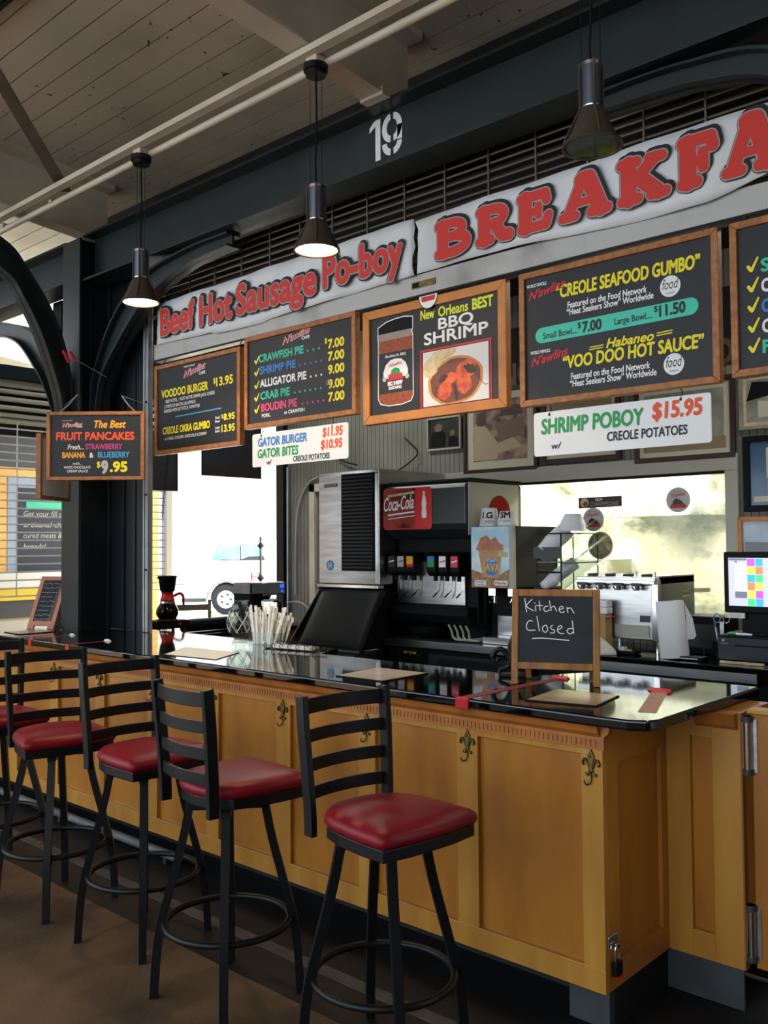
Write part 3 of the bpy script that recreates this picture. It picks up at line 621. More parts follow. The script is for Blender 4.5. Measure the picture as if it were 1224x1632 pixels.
def tq(s, x0, x1, z, h, m, **k): mb.text(s, KX(x0), KX(x1), KZ(z), h*K, m, YT-.0011, **k)
tq("N'awlins", -3.385, -3.29, 2.645, .018, 't_red', shear=.3, slope=.12, bold=.02); tq('Bourbon St. BBQ', -3.41, -3.26, 2.702, .014, 't_white', bold=.02); tq('BBQ SHRIMP', -3.395, -3.285, 2.543, .022, 't_white', bold=.03); tq('SEASONING', -3.388, -3.292, 2.52, .017, 't_white', bold=.03)
build('jar_picture', mb, t, label='picture of a red spice jar with a black label')
mb = MB(); cs = (KX(-3.087), YF-.0135, KZ(2.995))
P = [(cs[0]+.06*math.cos(R(a)), cs[1], cs[2]+.068*math.sin(R(a))) for a in range(-180, 1, 12)]
mb.poly(P, 'b_navy'); mb.poly([(cs[0]+(p[0]-cs[0])*.93, cs[1]-.0004, cs[2]+(p[2]-cs[2])*.93) for p in P], 't_white'); mb.poly([(cs[0]+a, cs[1]-.0008, cs[2]+b) for a, b in ((-.045, -.004), (.045, -.004), (.04, -.028), (-.038, -.03))], 't_red')
build('round_sticker', mb, t, label='round white and red sticker cut by the top of the frame')
# creole gumbo
t = menu_board('menu_board', 'framed black menu board reading CREOLE SEAFOOD GUMBO and VOO DOO HOT SAUCE', (-2.51, -1.51, 2.325, 2.987))
q = Txt()
for wf, z, x in (((-2.469, -2.357, 2.91, .016), 2.846, (-2.46, -2.253)), ((-2.452, -2.341, 2.579, .016), 2.518, (-2.449, -2.241))): q.logo(x[0], x[1], z, .052, wf, white=False)
q.t('“CREOLE SEAFOOD GUMBO”', -2.305, -1.59, 2.832, .06, 't_yellow', bold=.03, shear=.08)
q.t('Featured on the Food Network', -2.243, -1.838, 2.773, .03, 't_white', bold=.02, shear=.08).t('“Heat Seekers Show” Worldwide', -2.247, -1.806, 2.739, .03, 't_white', bold=.02, shear=.08)
q.stroke([(KX(-2.385), KZ(2.665)), (KX(-1.64), KZ(2.672))], .034, 'pill', YT, n=24)
def tb(s, x0, x1, z, h, m='t_black', **k): q.text(s, KX(x0), KX(x1), KZ(z), h*K, m, YT-.0006, **k)
tb('Small Bowl....', -2.379, -2.189, 2.646, .03, bold=.015); tb('$', -2.189, -2.17, 2.668, .027, bold=.02); tb('7.00', -2.165, -2.063, 2.645, .048, bold=.04); tb('Large Bowl....', -1.999, -1.814, 2.652, .03, bold=.015); tb('$', -1.806, -1.786, 2.676, .027, bold=.02); tb('11.50', -1.782, -1.659, 2.652, .048, bold=.04)
q.t('Habaneo', -2.043, -1.807, 2.552, .042, 't_yellow', shear=.3, bold=.03)
for a, b, z in ((-2.128, -2.059, 2.556), (-2.126, -2.057, 2.567), (-1.794, -1.724, 2.569), (-1.792, -1.722, 2.58)): q.stroke([(KX(a), KZ(z)), (KX(b), KZ(z+.002))], .0022, 't_yellow', YT, n=6)
q.t('“VOO DOO HOT SAUCE”', -2.272, -1.58, 2.487, .058, 't_yellow', bold=.03, shear=.08)
q.t('Featured on the Food Network', -2.23, -1.829, 2.43, .03, 't_white', bold=.02, shear=.08).t('“Heat Seekers Show” Worldwide', -2.235, -1.798, 2.395, .03, 't_white', bold=.02, shear=.08)
for cx, cz in ((-1.728, 2.777), (-1.718, 2.432)):
    q.disc(P2(cx, cz), .0425, 't_white', 36); q.text('food', KX(cx-.036), KX(cx+.038), KZ(cz-.012), .042, 't_black', YT-.0006, shear=.25); q.text('network', KX(cx-.02), KX(cx+.022), KZ(cz-.033), .009, 't_black', YT-.0006)
build('lettering', q, t)
# the board cut by the right edge of the photograph
t = menu_board('menu_board', 'framed black menu board with yellow check marks, rightmost under the rail', (-1.462, -.46, 2.336, 2.985))
q = Txt()
for i, (ch, m) in enumerate((('S', 't_teal'), ('C', 't_white'), ('C', 't_blue'), ('C', 't_white'), ('F', 't_teal'))):
    z = 2.772-.0838*i; q.check(-1.389, -1.35, z, .05); q.t(ch, -1.338, -1.302, z-.012, .052, m, bold=BD)
build('lettering', q, t)
# white price signs hung below
def price_sign(label, c, tilt=0.):
    x0, x1, z0, z1 = KX(c[0]), KX(c[1]), KZ(c[2]), KZ(c[3]); r = .012
    t = thing('price_sign', label, 'sign', ((x0+x1)/2, YF, z0), group='white price signs under the menu boards')
    pts = []
    for cx, cz, a0 in ((x1-r, z1-r, 0), (x0+r, z1-r, 90), (x0+r, z0+r, 180), (x1-r, z0+r, 270)):
        for k in range(4): a = R(a0+30*k); pts.append((cx+r*math.cos(a), cz+r*math.sin(a)))
    build('panel', MB().prism(pts, YF, YF+.005, 'white'), t)
    for xx in (x0+.08, x1-.12): build('hook', MB().tube([(xx, YF-.004, z1-.012), (xx+.003, YF+.012, z1+.012), (xx-.003, YF+.01, z1+.03)], .0022, 'iron', 5).disc((xx, YF-.0012, z1-.014), .006, 'iron', 10), t)
    return t
t = price_sign('white hanging sign pricing GATOR BURGER and GATOR BITES', (-4.577, -3.71, 2.16, 2.372)); q = Txt()
q.t('GATOR BURGER', -4.521, -4.059, 2.29, .052, 't_blue', bold=.03, shear=.08).t('$11.95', -3.925, -3.754, 2.304, .052, 't_orange', bold=.04, shear=.08).t('GATOR BITES', -4.525, -4.138, 2.216, .055, 't_green', bold=.03, shear=.08).t('$10.95', -3.94, -3.758, 2.231, .052, 't_orange', bold=.04, shear=.08).t('CREOLE POTATOES', -4.186, -3.865, 2.172, .033, 't_black', bold=.025, shear=.05).t('w/', -4.435, -4.388, 2.17, .028, 't_black', bold=.02, shear=.2)
build('lettering', q, t)
t = price_sign('white hanging sign pricing SHRIMP POBOY', (-2.44, -1.557, 2.077, 2.29)); q = Txt()
q.t('SHRIMP POBOY', -2.398, -1.862, 2.184, .072, 't_green', bold=.03, shear=.06).t('$15.95', -1.824, -1.594, 2.202, .07, 't_orange', bold=.04, shear=.08).t('w/', -2.341, -2.286, 2.108, .03, 't_black', bold=.02, shear=.2).t('CREOLE POTATOES', -2.046, -1.662, 2.122, .041, 't_black', bold=.025, shear=.05)
build('lettering', q, t)
# fruit pancakes board, hung diagonally in front of the column
t = thing('menu_board', 'framed black board reading The Best FRUIT PANCAKES, hung in front of the column', 'menu board', (-4.97, 2.89, 2.056), 42.2)
def loc(mb): return mb
O = 2.056
build('frame', frame_mb(-.293, .297, 0, .415, -.012, .022, .022, 'oak'), t, bevel=.003, local=True)
build('panel', MB().box(-.285, .29, 0, .01, .008, .408, 'board'), t, local=True)
q = MB(); yt = -.0015
def tl(s, x0, x1, z, h, m, **k): q.text(s, x0, x1, z-O, h, m, yt-k.pop('dy', 0), **k)
tl("N'awlins", -.201, -.078, 2.376, .024, 't_white', shear=.3, bold=.05, slope=.06); tl("N'awlins", -.201, -.078, 2.376, .024, 't_red', shear=.3, bold=.01, slope=.06, dy=.0006)
tl('WORLD FAMOUS', -.2, -.14, 2.414, .006, 't_white'); tl('CAFE', -.115, -.08, 2.375, .01, 't_white', bold=.03)
tl('The Best', -.009, .184, 2.373, .044, 't_gold', shear=.25, bold=.03); tl('FRUIT PANCAKES', -.238, .235, 2.3, .046, 't_orange', bold=.04); tl('Fresh...', -.168, -.071, 2.243, .029, 't_white', shear=.25, bold=.015); tl('STRAWBERRY', -.061, .162, 2.243, .032, 't_magenta', bold=.025)
tl('BANANA', -.2, -.061, 2.192, .034, 't_gold', bold=.03); tl('&', -.036, -.012, 2.193, .03, 't_white', bold=.02); tl('BLUEBERRY', .015, .206, 2.193, .034, 't_sky', bold=.02)
tl('with...', -.136, -.081, 2.15, .016, 't_white', shear=.2); tl('WHITE CHOCOLATE', -.19, -.029, 2.127, .015, 't_white', bold=.01); tl('CREAM SAUCE', -.171, -.045, 2.104, .015, 't_white', bold=.01)
tl('$', .009, .03, 2.134, .034, 't_yellow', bold=.03); tl('9', .034, .078, 2.098, .074, 't_chalk', bold=.05); tl('.95', .087, .194, 2.108, .058, 't_yellow', bold=.05)
build('lettering', q, t, local=True)
for a, b in (((-.23, .41), (-.13, .53)), ((.24, .41), (.14, .52))):
    build('hanging_wire', MB().tube([(a[0], .02, a[1]), ((a[0]+b[0])/2, .04, (a[1]+b[1])/2-.01), (b[0], .06, b[1])], .005, 'alu', 6).tube([(b[0], .06, b[1]), (-.44, .705, .56) if a[0] < 0 else (.13, .639, .56)], .0018, 'alu', 4), t, local=True)
t = thing('menu_board', 'oak framed board seen from its pale back, left of the fruit pancakes board', 'menu board', (-5.435, 2.875, 1.953), 128)
build('frame', frame_mb(-.22, .22, 0, .40, -.012, .022, .022, 'oak'), t, bevel=.003, local=True)
mat('back_board', '#e4e1dc', .6, hex2='#cfcbc6', nscale=4)
build('panel', MB().box(-.21, .21, -.006, .008, .015, .39, 'back_board'), t, local=True)
for xx in (-.15, .15): build('hanging_wire', MB().tube([(xx, .02, .395), (.405, .12, .647)], .002, 'iron', 4), t, local=True)
# boards over the street opening, seen from their plain dark backs
for y0, y1, z0, z1, lb in ((4.05, 4.551, 2.135, 2.62, 'plain dark back of a board over the street opening, by the shutter post'), (4.811, 5.47, 2.285, 2.8, 'plain dark back of a board over the street opening, below the pies board')):
    t = thing('hanging_board', lb, 'board', (-6.5, (y0+y1)/2, z0)); build('panel', MB().box(-6.515, -6.5, y0, y1, z0, z1, 'board'), t)
    build('edge', MB().box(-6.52, -6.495, y0, y1, z0-.012, z0+.01, 'walnut').box(-6.52, -6.495, y0, y0+.012, z0, z1, 'walnut').box(-6.52, -6.495, y1-.012, y1, z0, z1, 'walnut'), t)
    for yy in (y0+.06, y1-.06): build('chain', MB().tube([(-6.508, yy, z1-.01), (-6.508, yy, 2.95)], .004, 'iron', 5), t)

# ================================================================== BAR COUNTER
YC0, ZB, XE = 2.778, .148, -1.54
HX = [-1.582-.5225*i for i in range(11)]          # hook positions along the front
t = thing('bar_counter', 'amber maple panelled bar counter with dentil moulding under a black stone top', 'bar counter', (-4, 3.1, 0))
build('carcass', MB().box(-7.15, XE-.031, YC0+.0285, 3.31, ZB+.005, 1.046, 'maple').box(XE-.04, -1.262, 3.285, 3.55, ZB+.005, 1.046, 'maple'), t)
mb = MB().box(-7.15, XE, YC0, YC0+.028, ZB, .228, 'maple_light').box(-7.15, XE, YC0, YC0+.028, .935, 1.046, 'maple_light')
for i, h in enumerate(HX):
    x0, x1 = (h-.04, XE) if i == 0 else (h-.052, h+.045)
    mb.box(x0, x1, YC0, YC0+.028, .228, .935, 'maple_light')
build('face_frame', mb, t, bevel=.0015); build('rear_sheet', MB().box(-7.15, -2.0, 3.311, 3.32, .01, 1.045, 'black_plastic').box(-2.0, -1.262, 3.551, 3.56, .01, 1.045, 'black_plastic'), t)  # unseen black sheet added to keep amber wood out of the steel's reflection
for i in range(len(HX)-1):
    build('panel', MB().box(HX[i+1]+.045, HX[i]-.052 if i else HX[0]-.04, YC0+.02, YC0+.03, .228, .935, 'maple'), t)
    if i: pass
mb = MB().prism([(YC0, .958), (YC0-.012, .958), (YC0-.012, 1.002), (YC0-.03, 1.018), (YC0-.04, 1.047), (YC0, 1.047)], -7.15, XE-.0005, 'dentil', 'YZ')
x = -7.14
while x < XE-.014: mb.box(x, x+.0135, YC0-.0155, YC0-.012, .968, .99, 'dentil'); x += .0185
mb.prism([(XE, .958), (XE+.012, .958), (XE+.012, 1.002), (XE+.03, 1.018), (XE+.035, 1.047), (XE, 1.047)], YC0-.0125, YC0+.02, 'dentil', 'XZ')
build('dentil_moulding', mb, t, label='reddish dentil moulding under the stone top')
# end facing the gate, with its recessed panel, and the short return
mb = MB()
for a in ((YC0+.0285, 2.885, ZB, 1.046), (3.21, 3.281, ZB, 1.046), (2.885, 3.21, ZB, .238), (2.885, 3.21, .90, 1.046)): mb.box(XE-.03, XE, a[0], a[1], a[2], a[3], 'maple')
build('end_frame', mb, t, bevel=.0015)
build('end_panel', MB().box(XE-.026, XE-.016, 2.885, 3.21, .238, .90, 'maple'), t)
mb = MB()
for a in ((XE, -1.448, ZB, 1.046), (-1.366, -1.262, ZB, 1.046), (-1.448, -1.366, ZB, .245), (-1.448, -1.366, .945, 1.046)): mb.box(a[0], a[1], 3.258, 3.286, a[2], a[3], 'maple_light')
build('return_frame', mb, t, bevel=.0015)
build('return_panel', MB().box(-1.45, -1.364, 3.276, 3.288, .245, .945, 'maple'), t)
build('return_moulding', MB().prism([(3.258, .985), (3.235, 1.0), (3.215, 1.047), (3.258, 1.047)], -1.42, -1.27, 'dentil', 'YZ'), t)
build('toe_kick', MB().box(-7.15, -1.60, 3.02, 3.04, 0, ZB, 'kick').box(-1.575, -1.555, 2.86, 3.275, 0, ZB, 'kick').box(-7.15, -1.56, 3.28, 3.30, 0, ZB+.01, 'kick'), t)
build('toe_kick', MB().box(-1.555, -1.272, 3.272, 3.285, 0, ZB, 'kick_grey'), t, label='grey painted toe kick of the short return')
build('toe_kick', MB().box(-1.72, -1.565, 2.845, 2.86, 0, ZB, 'kick_grey').box(-1.72, -1.565, 2.86, 3.02, 0, ZB, 'kick'), t, label='grey painted toe kick')
# stone top
pts = [(-7.2, 2.722), (-1.515, 2.70), (-1.41, 2.705), (-1.35, 2.735), (-1.332, 2.78), (-1.338, 3.66), (-2.03, 3.655), (-2.2, 3.35), (-3.48, 3.345), (-3.6, 3.58), (-7.2, 3.60)]
t = thing('countertop', 'polished black stone top with a rounded edge on the bar counter', 'countertop', (-4, 3.2, 1.047))
build('slab', MB().prism(pts, 1.049, 1.085, 'granite', 'XY'), t, bevel=.008, seg=3)
# floor rail along the toe kick
t = thing('foot_rail', 'dull metal pipe lying along the floor under the counter front', 'rail', (-5.5, 2.79, .03))
mat('pipe_dull', '#77797c', .6, metal=.4, hex2='#55565a', nscale=5); build('pipe', MB().tube([(-7.0, 2.8, .05), (-3.98, 2.8, .05)], .024, 'pipe_dull', 10), t, smooth=40)
for x in (-6.4, -5.2, -4.1): build('bracket', MB().box(x-.015, x+.015, 2.79, 2.81, -.002, .03, 'kick'), t)

# ------------------------------------------------------------------ fleur-de-lis hooks
def hook(label):
    t = thing('coat_hook', label, 'coat hook', (HX[0], YC0, .872), group='fleur-de-lis hooks along the counter')
    m = MB(); y0, y1 = -.011, -.0005
    m.prism([(0, .125), (.015, .098), (.0195, .082), (.015, .06), (.011, .03), (.013, .012), (0, .004), (-.013, .012), (-.011, .03), (-.015, .06), (-.0195, .082), (-.015, .098)], y0, y1, 'brass')
    build('spear', m, t, bevel=.003, local=True); m = MB()
    for s in (-1, 1):
        m.tube(smooth_path([(s*.008, -.006, .03), (s*.018, -.008, .056), (s*.03, -.008, .072), (s*.043, -.008, .066), (s*.046, -.008, .05), (s*.038, -.008, .044)], 3), [.006]*12+[.0065]*3+[.004], 'brass', 6)
        m.tube(smooth_path([(s*.006, -.006, .012), (s*.016, -.008, -.004), (s*.026, -.008, -.006), (s*.028, -.008, .006)], 3), .0045, 'brass', 6)
    m.tube([(-.013, -.008, .014), (.013, -.008, .014)], .006, 'brass', 6)
    build('scrolls', m, t, smooth=50, local=True)
    build('hook', MB().tube(smooth_path([(0, -.006, .006), (0, -.008, -.02), (-.003, -.016, -.042), (-.012, -.028, -.05), (-.022, -.032, -.04), (-.024, -.032, -.028)], 4), .0048, 'brass', 7), t, smooth=50, local=True)
    build('screw', MB().tube([(0, -.0135, .088), (0, -.010, .088)], .004, 'iron', 8), t, local=True)
    return t
HL = ['fleur-de-lis brass hook nearest the right corner of the counter', 'fleur-de-lis brass hook behind and right of the nearest stool seat', 'fleur-de-lis hook seen between the back slats of the nearest stool', 'fleur-de-lis hook on the counter between the two nearest stool backs', 'fleur-de-lis hook behind the back of the third stool', 'fleur-de-lis hook seen through the back of the second stool from left', 'fleur-de-lis hook seen through the slats of the fully visible leftmost stool', 'fleur-de-lis hook at the far left end beyond the stools']
h0 = hook(HL[0])
for q in h0.children: q.data.transform(Matrix.Scale(.68, 4))
for i in range(1, 8): copy_thing(h0, (HX[i], YC0, .872), 0, HL[i])
# padlock and hasp on the counter end
t = thing('padlock', 'small padlock hanging from a steel hasp low on the counter end', 'padlock', (XE, 2.83, .2))
build('hasp', MB().box(XE+.0005, XE+.006, 2.79, 2.852, .292, .335, 'steel_polish'), t, bevel=.002)
build('shackle', MB().tube(smooth_path([(XE+.014, 2.818, .245), (XE+.014, 2.818, .29), (XE+.014, 2.832, .305), (XE+.014, 2.846, .29), (XE+.014, 2.846, .245)], 4), .0035, 'steel_polish', 8), t, smooth=40)
build('body', MB().box(XE+.004, XE+.024, 2.81, 2.854, .2, .25, 'black_plastic'), t, bevel=.005); build('red_base', MB().box(XE+.003, XE+.025, 2.815, 2.85, .196, .203, 'red_plastic'), t)

# swing gate at the right edge
t = thing('swing_gate', 'maple swing gate with chrome spring hinges at the right edge', 'gate', (-.75, 3.28, .17))
build('panel', MB().box(-1.225, -.2, 3.268, 3.30, .165, 1.05, 'maple'), t, bevel=.004)
build('cap', MB().box(-1.235, -.2, 3.25, 3.32, 1.05, 1.066, 'maple_light'), t, bevel=.004)
build('jamb', MB().box(-1.262, -1.256, 3.258, 3.29, .15, 1.046, 'maple_dark'), t)
for z0, z1 in ((.835, 1.04), (.19, .385)):
    h = build('hinge', MB().cyl((-1.235, 3.255, 0), .015, z0, z1, 'steel_polish', 16).cyl((-1.235, 3.255, 0), .018, z1-.02, z1, 'grey_plastic', 16).cyl((-1.235, 3.255, 0), .018, z0, z0+.02, 'grey_plastic', 16), t, smooth=40, label='chrome spring hinge')
    build('hinge_leaf', MB().box(-1.258, -1.205, 3.262, 3.268, z0+.01, z1-.01, 'steel'), h)

# ================================================================== BAR STOOLS
def stool_proto():
    t = thing('bar_stool', '', 'bar stool', (0, 0, 0), .001, 'red seat ladder back bar stools')
    FW = .045
    def outline(s, off=0, n=7):
        # front edge straight with pointed corners, sides bowed, back rounded
        pts = []
        F = [(-.205, .19), (.205, .19)]
        pts += [(-.205-off, .185+off), (-.1, .2+off), (.0, .203+off), (.1, .2+off), (.205+off, .185+off), (.208+off, .08), (.2+off, -.04), (.175+off, -.13-off*.5), (.11, -.19-off), (0, -.208-off), (-.11, -.19-off), (-.175-off, -.13-off*.5), (-.2-off, -.04), (-.208-off, .08)]
        return [(a*s, b*s) for a, b in pts]
    # cushion: stacked outlines
    lv = [(.9, .753), (.985, .758), (1.02, .772), (1.0, .790), (.93, .803), (.75, .812), (.45, .817), (.0, .819)]
    base = outline(1.0, .006); nB = len(base); P = [Vector((a, b, 0)) for a, b in base]; ring_ = []
    sp = []
    for i in range(nB):
        a, b, c, d = P[i-1], P[i], P[(i+1) % nB], P[(i+2) % nB]
        for k in range(3):
            q = k/3
            if i in (13, 0, 3, 4): pt = b.lerp(c, q)
            else: pt = .5*((2*b)+(c-a)*q+(2*a-5*b+4*c-d)*q*q+(3*b-a-3*c+d)*q**3)
            sp.append(pt)
    n = len(sp); vs = []; fs = []
    for s, z in lv:
        for p in sp: vs.append((p.x*s*.95, p.y*s*.95+FW, z))
    for i in range(len(lv)-1):
        for j in range(n): fs.append((i*n+j, i*n+(j+1) % n, (i+1)*n+(j+1) % n, (i+1)*n+j))
    build('seat', MB().add(vs, fs, 'vinyl'), t, smooth=80, local=True, label='burgundy vinyl seat cushion')
    fr = [(a, b+FW) for a, b in outline(.95, .002)]
    build('seat_frame', MB().prism(fr, .718, .756, 'black_metal', 'XY'), t, bevel=.003, local=True)
    build('swivel', MB().box(-.09, .09, -.09, .09,   .705, .718, 'black_metal').cyl((0, 0, 0), .07, .69, .706, 'black_metal'), t, local=True)
    mb = MB()
    for a in (45, 135): mb.cbox((0, 0, .692), (.30, .038, .03), 'black_metal', rot('Z', a))
    build('cross_arms', mb, t, local=True, bevel=.002)
    for a in (45, 135, 225, 315):
        c, s = math.cos(R(a)), math.sin(R(a))
        pr = [(.125, .705), (.138, .69), (.165, .56), (.215, .37), (.243, .26), (.258, .15), (.268, 0)]
        build('leg', MB().bar(smooth_path([Vector((r*c, r*s, z)) for r, z in pr], 3), .03, .03, 'black_metal'), t, local=True, smooth=35)
    build('foot_ring', MB().tube([(.228*math.cos(2*math.pi*i/40), .228*math.sin(2*math.pi*i/40), .268) for i in range(40)], .0125, 'black_metal', 10, closed=True), t, smooth=60, local=True)
    # back: two posts and four curved slats
    def by(z): return -.165-.03*max(0, (z-.75)/.4)**1.3
    for s in (-1, 1):
        build('back_post', MB().bar(smooth_path([Vector((s*(.168+.012*min(1, max(0, (z-.75)/.3))), by(z), z)) for z in (.705, .76, .85, .95, 1.05, 1.155)], 3), .024, .042, 'black_metal'), t, local=True, bevel=.003)
    for z, hh in ((1.118, .05), (1.022, .042), (.928, .042), (.838, .042)):
        mb = MB(); k = 12; vs = []; fs = []
        for i in range(k+1):
            u = -1+2*i/k; x = u*.176; bow = -.034*(1-u*u)
            for dy, dz in ((-.006, -hh/2), (.006, -hh/2), (.006, hh/2), (-.006, hh/2)): vs.append((x, by(z)+bow+dy, z+dz))
        for i in range(k):
            for j in range(4): fs.append((4*i+j, 4*i+4+j, 4*i+4+(j+1) % 4, 4*i+(j+1) % 4))
        build('back_slat', mb.add(vs, fs, 'black_metal'), t, local=True, bevel=.002, smooth=35)
    return t
SWIVEL = ('seat', 'seat_frame', 'back_post', 'back_slat')
ST = [(-2.025, 2.213, 8, -6, 'red seat ladder back bar stool nearest the camera and the counter corner'),
      (-2.75, 2.149, 4, 84, 'red seat bar stool turned with its back to the camera, second from the right'),
      (-3.42, 2.226, 11, 0, 'red seat bar stool third from the right, left of the one turned away'),
      (-4.065, 2.17, 8, -13, 'red seat bar stool second from the left edge'),
      (-4.72, 2.18, 5, -10, 'red seat bar stool cut by the left edge of the picture')]
p0 = stool_proto()
for i, (x, y, base, face, lb) in enumerate(ST):
    o = p0 if i == 0 else copy_thing(p0, (x, y, 0))
    o.location = (x, y, 0); o.rotation_euler = (0, 0, R(base)); o['label'] = lb
    for ch in [q for q in bpy.data.objects if q.parent == o]:
        ch.rotation_euler = (0, 0, R(face-90-base) if ch.name.split('.')[0] in SWIVEL else 0)

# ================================================================== THINGS ON THE STONE TOP
ZT = 1.0852
def sheet_item(name, label, cat, pts, mats, th=.004, group=None):
    t = thing(name, label, cat, (sum(p[0] for p in pts)/len(pts), sum(p[1] for p in pts)/len(pts), ZT), group=group)
    build('cover', MB().prism(pts, ZT, ZT+th, 'black_plastic', 'XY'), t)
    c = [sum(p[i] for p in pts)/len(pts) for i in (0, 1)]
    build('page', MB().poly([(c[0]+(p[0]-c[0])*.96, c[1]+(p[1]-c[1])*.96, ZT+th+.0008) for p in pts], mats), t); return t
sheet_item('menu', 'laminated menu lying on the counter beside the nearest stool back', 'menu', [(-2.833, 2.80), (-2.565, 2.809), (-2.571, 3.115), (-2.874, 3.106)], 'menu_grey', group='laminated menus on the counter')
sheet_item('menu', 'tan laminated menu lying in front of the Kitchen Closed easel', 'menu', [(-1.862, 2.80), (-1.60, 2.85), (-1.644, 3.10), (-1.907, 3.09)], 'menu', group='laminated menus on the counter')
sheet_item('menu', 'pale menu sheet in the glare left of the glass vase', 'menu', [(-4.10, 2.78), (-3.70, 2.82), (-3.85, 3.09), (-4.30, 3.07)], 'paper', .002, group='laminated menus on the counter')
sheet_item('menu', 'flat tan menu under the small pink framed easel', 'menu', [(-6.03, 2.835), (-5.785, 2.82), (-5.79, 3.08), (-6.06, 3.10)], 'menu', group='laminated menus on the counter')
# tape marks
def tape(label, a, b, w, m, e0, e1):
    t = thing('tape_strip', label, 'tape', (a[0], a[1], ZT), group='red tape marks across the counter'); A, B = Vector(a), Vector(b); d = (B-A).normalized(); n = Vector((-d.y, d.x))*w/2
    q = lambda p: (p.x, p.y, ZT+.0006)
    build('strip', MB().poly([q(A-n), q(B-n), q(B+n), q(A+n)], m), t)
    if e0:
        ym = 2.722-.022*(a[0]+7.2)/5.685-.0012
        build('edge_wrap', MB().box(a[0]-w*.6, a[0]+w*.6, ym-.003, a[1]+.004, 1.046, ZT+.0015, e0), t, bevel=.003, label='bright red end of tape wrapped over the stone edge')
    if e1: build('far_end', MB().add([(B.x-w*.8, B.y-.01, ZT), (B.x+w*.8, B.y-.01, ZT), (B.x+w*.8, B.y+.012, ZT), (B.x-w*.8, B.y+.012, ZT), (B.x-w*.7, B.y, ZT+.012), (B.x+w*.7, B.y, ZT+.012)], [(0, 1, 2, 3), (0, 1, 5, 4), (3, 2, 5, 4), (0, 3, 4), (1, 2, 5)], e1), t)
tape('red tape strip on the counter passing under the Kitchen Closed easel', (-2.072, 2.722), (-2.055, 3.36), .05, 'tape_dull', 'tape_red', 'tape_red')
tape('worn pinkish tape strip near the right corner of the counter with a red far end', (-1.42, 2.865), (-1.585, 3.31), .06, 'tape_worn', None, 'tape_red')
tape('thin red tape strip on the far counter between the column and the stool backs', (-4.967, 2.724), (-4.962, 2.97), .035, 'tape_dull', 'tape_red', 'foam')
tape('faded red tape mark in front of the small pink framed easel', (-5.424, 2.724), (-5.47, 3.02), .03, 'tape_dull', 'tape_red', 'foam')

# Kitchen Closed easel
t = thing('easel_board', 'small wooden easel chalkboard reading Kitchen Closed', 'chalkboard', (-1.965, 3.175, ZT), 24.5)
lean = rot('X', -8)
w, h, f = .352, .385, .027
mb = MB()
for s in (-1, 1): mb.box(s*(w/2-f/2)-f/2, s*(w/2-f/2)+f/2, -.009, .009, 0, h, 'easel', lean)
for z0, z1 in ((h-f-.002, h), (.062, .09)): mb.box(-w/2+f, w/2-f, -.008, .008, z0, z1, 'easel', lean)
build('frame', mb, t, bevel=.003, local=True)
build('slate', MB().box(-w/2+f*.8, w/2-f*.8, -.004, .003, .08, h-f*.8, 'chalkboard', lean), t, local=True)
mb = MB(); lean2 = rot('X', 14)
B2 = Matrix.Translation((0, .046, h-.045)) @ rot('X', 17) @ Matrix.Translation((0, 0, -(h-.034)))
for s in (-1, 1): mb.box(s*(w/2-.045)-.011, s*(w/2-.045)+.011, .012, .026, -.005, h-.03, 'easel', B2)
mb.box(-w/2+.05, w/2-.05, .014, .024, .09, .11, 'easel', B2)
build('rear_leg', mb, t, bevel=.002, local=True)
# chalk handwriting, drawn from the crop of the board (pixels of an 8.16x crop, origin top left of the slate)
def U(p): return ((p[0]-590)/8.16/1454*3.62*1.02, .385-(p[1]-84)/1010*.322)
HW = [[(190, 205), (215, 375)], [(285, 215), (212, 300), (310, 360)], [(330, 300), (336, 362)], [(322, 258), (326, 266)], [(380, 235), (392, 350)], [(345, 292), (425, 290)], [(492, 300), (455, 305), (440, 340), (470, 368), (515, 345)], [(512, 232), (535, 355)], [(535, 315), (575, 300), (605, 360)],
      [(645, 338), (690, 325), (680, 300), (648, 310), (640, 350), (670, 378), (705, 365)], [(738, 310), (750, 375)], [(745, 330), (785, 318), (828, 382)],
      [(290, 492), (245, 490), (215, 545), (235, 605), (330, 605)], [(350, 430), (385, 615)], [(470, 540), (430, 560), (428, 605), (465, 630), (492, 595), (478, 550), (468, 538)], [(560, 540), (530, 555), (540, 585), (580, 605), (570, 635), (525, 635)], [(625, 595), (675, 565), (655, 540), (625, 565), (620, 610), (655, 640), (700, 640)],
      [(810, 575), (760, 580), (740, 610), (775, 645), (815, 620)], [(806, 480), (825, 635)], [(295, 712), (440, 705), (765, 725)]]
mb = MB()
for s in HW:
    P = [U(p) for p in s]
    if len(P) > 2: P = [(q.x, q.z) for q in smooth_path([Vector((a, 0, b)) for a, b in P], 4)]
    mb.stroke(P, .0018, 't_white', -.0048, lean, 8)
build('lettering', mb, t, local=True, label='white chalk handwriting Kitchen Closed')
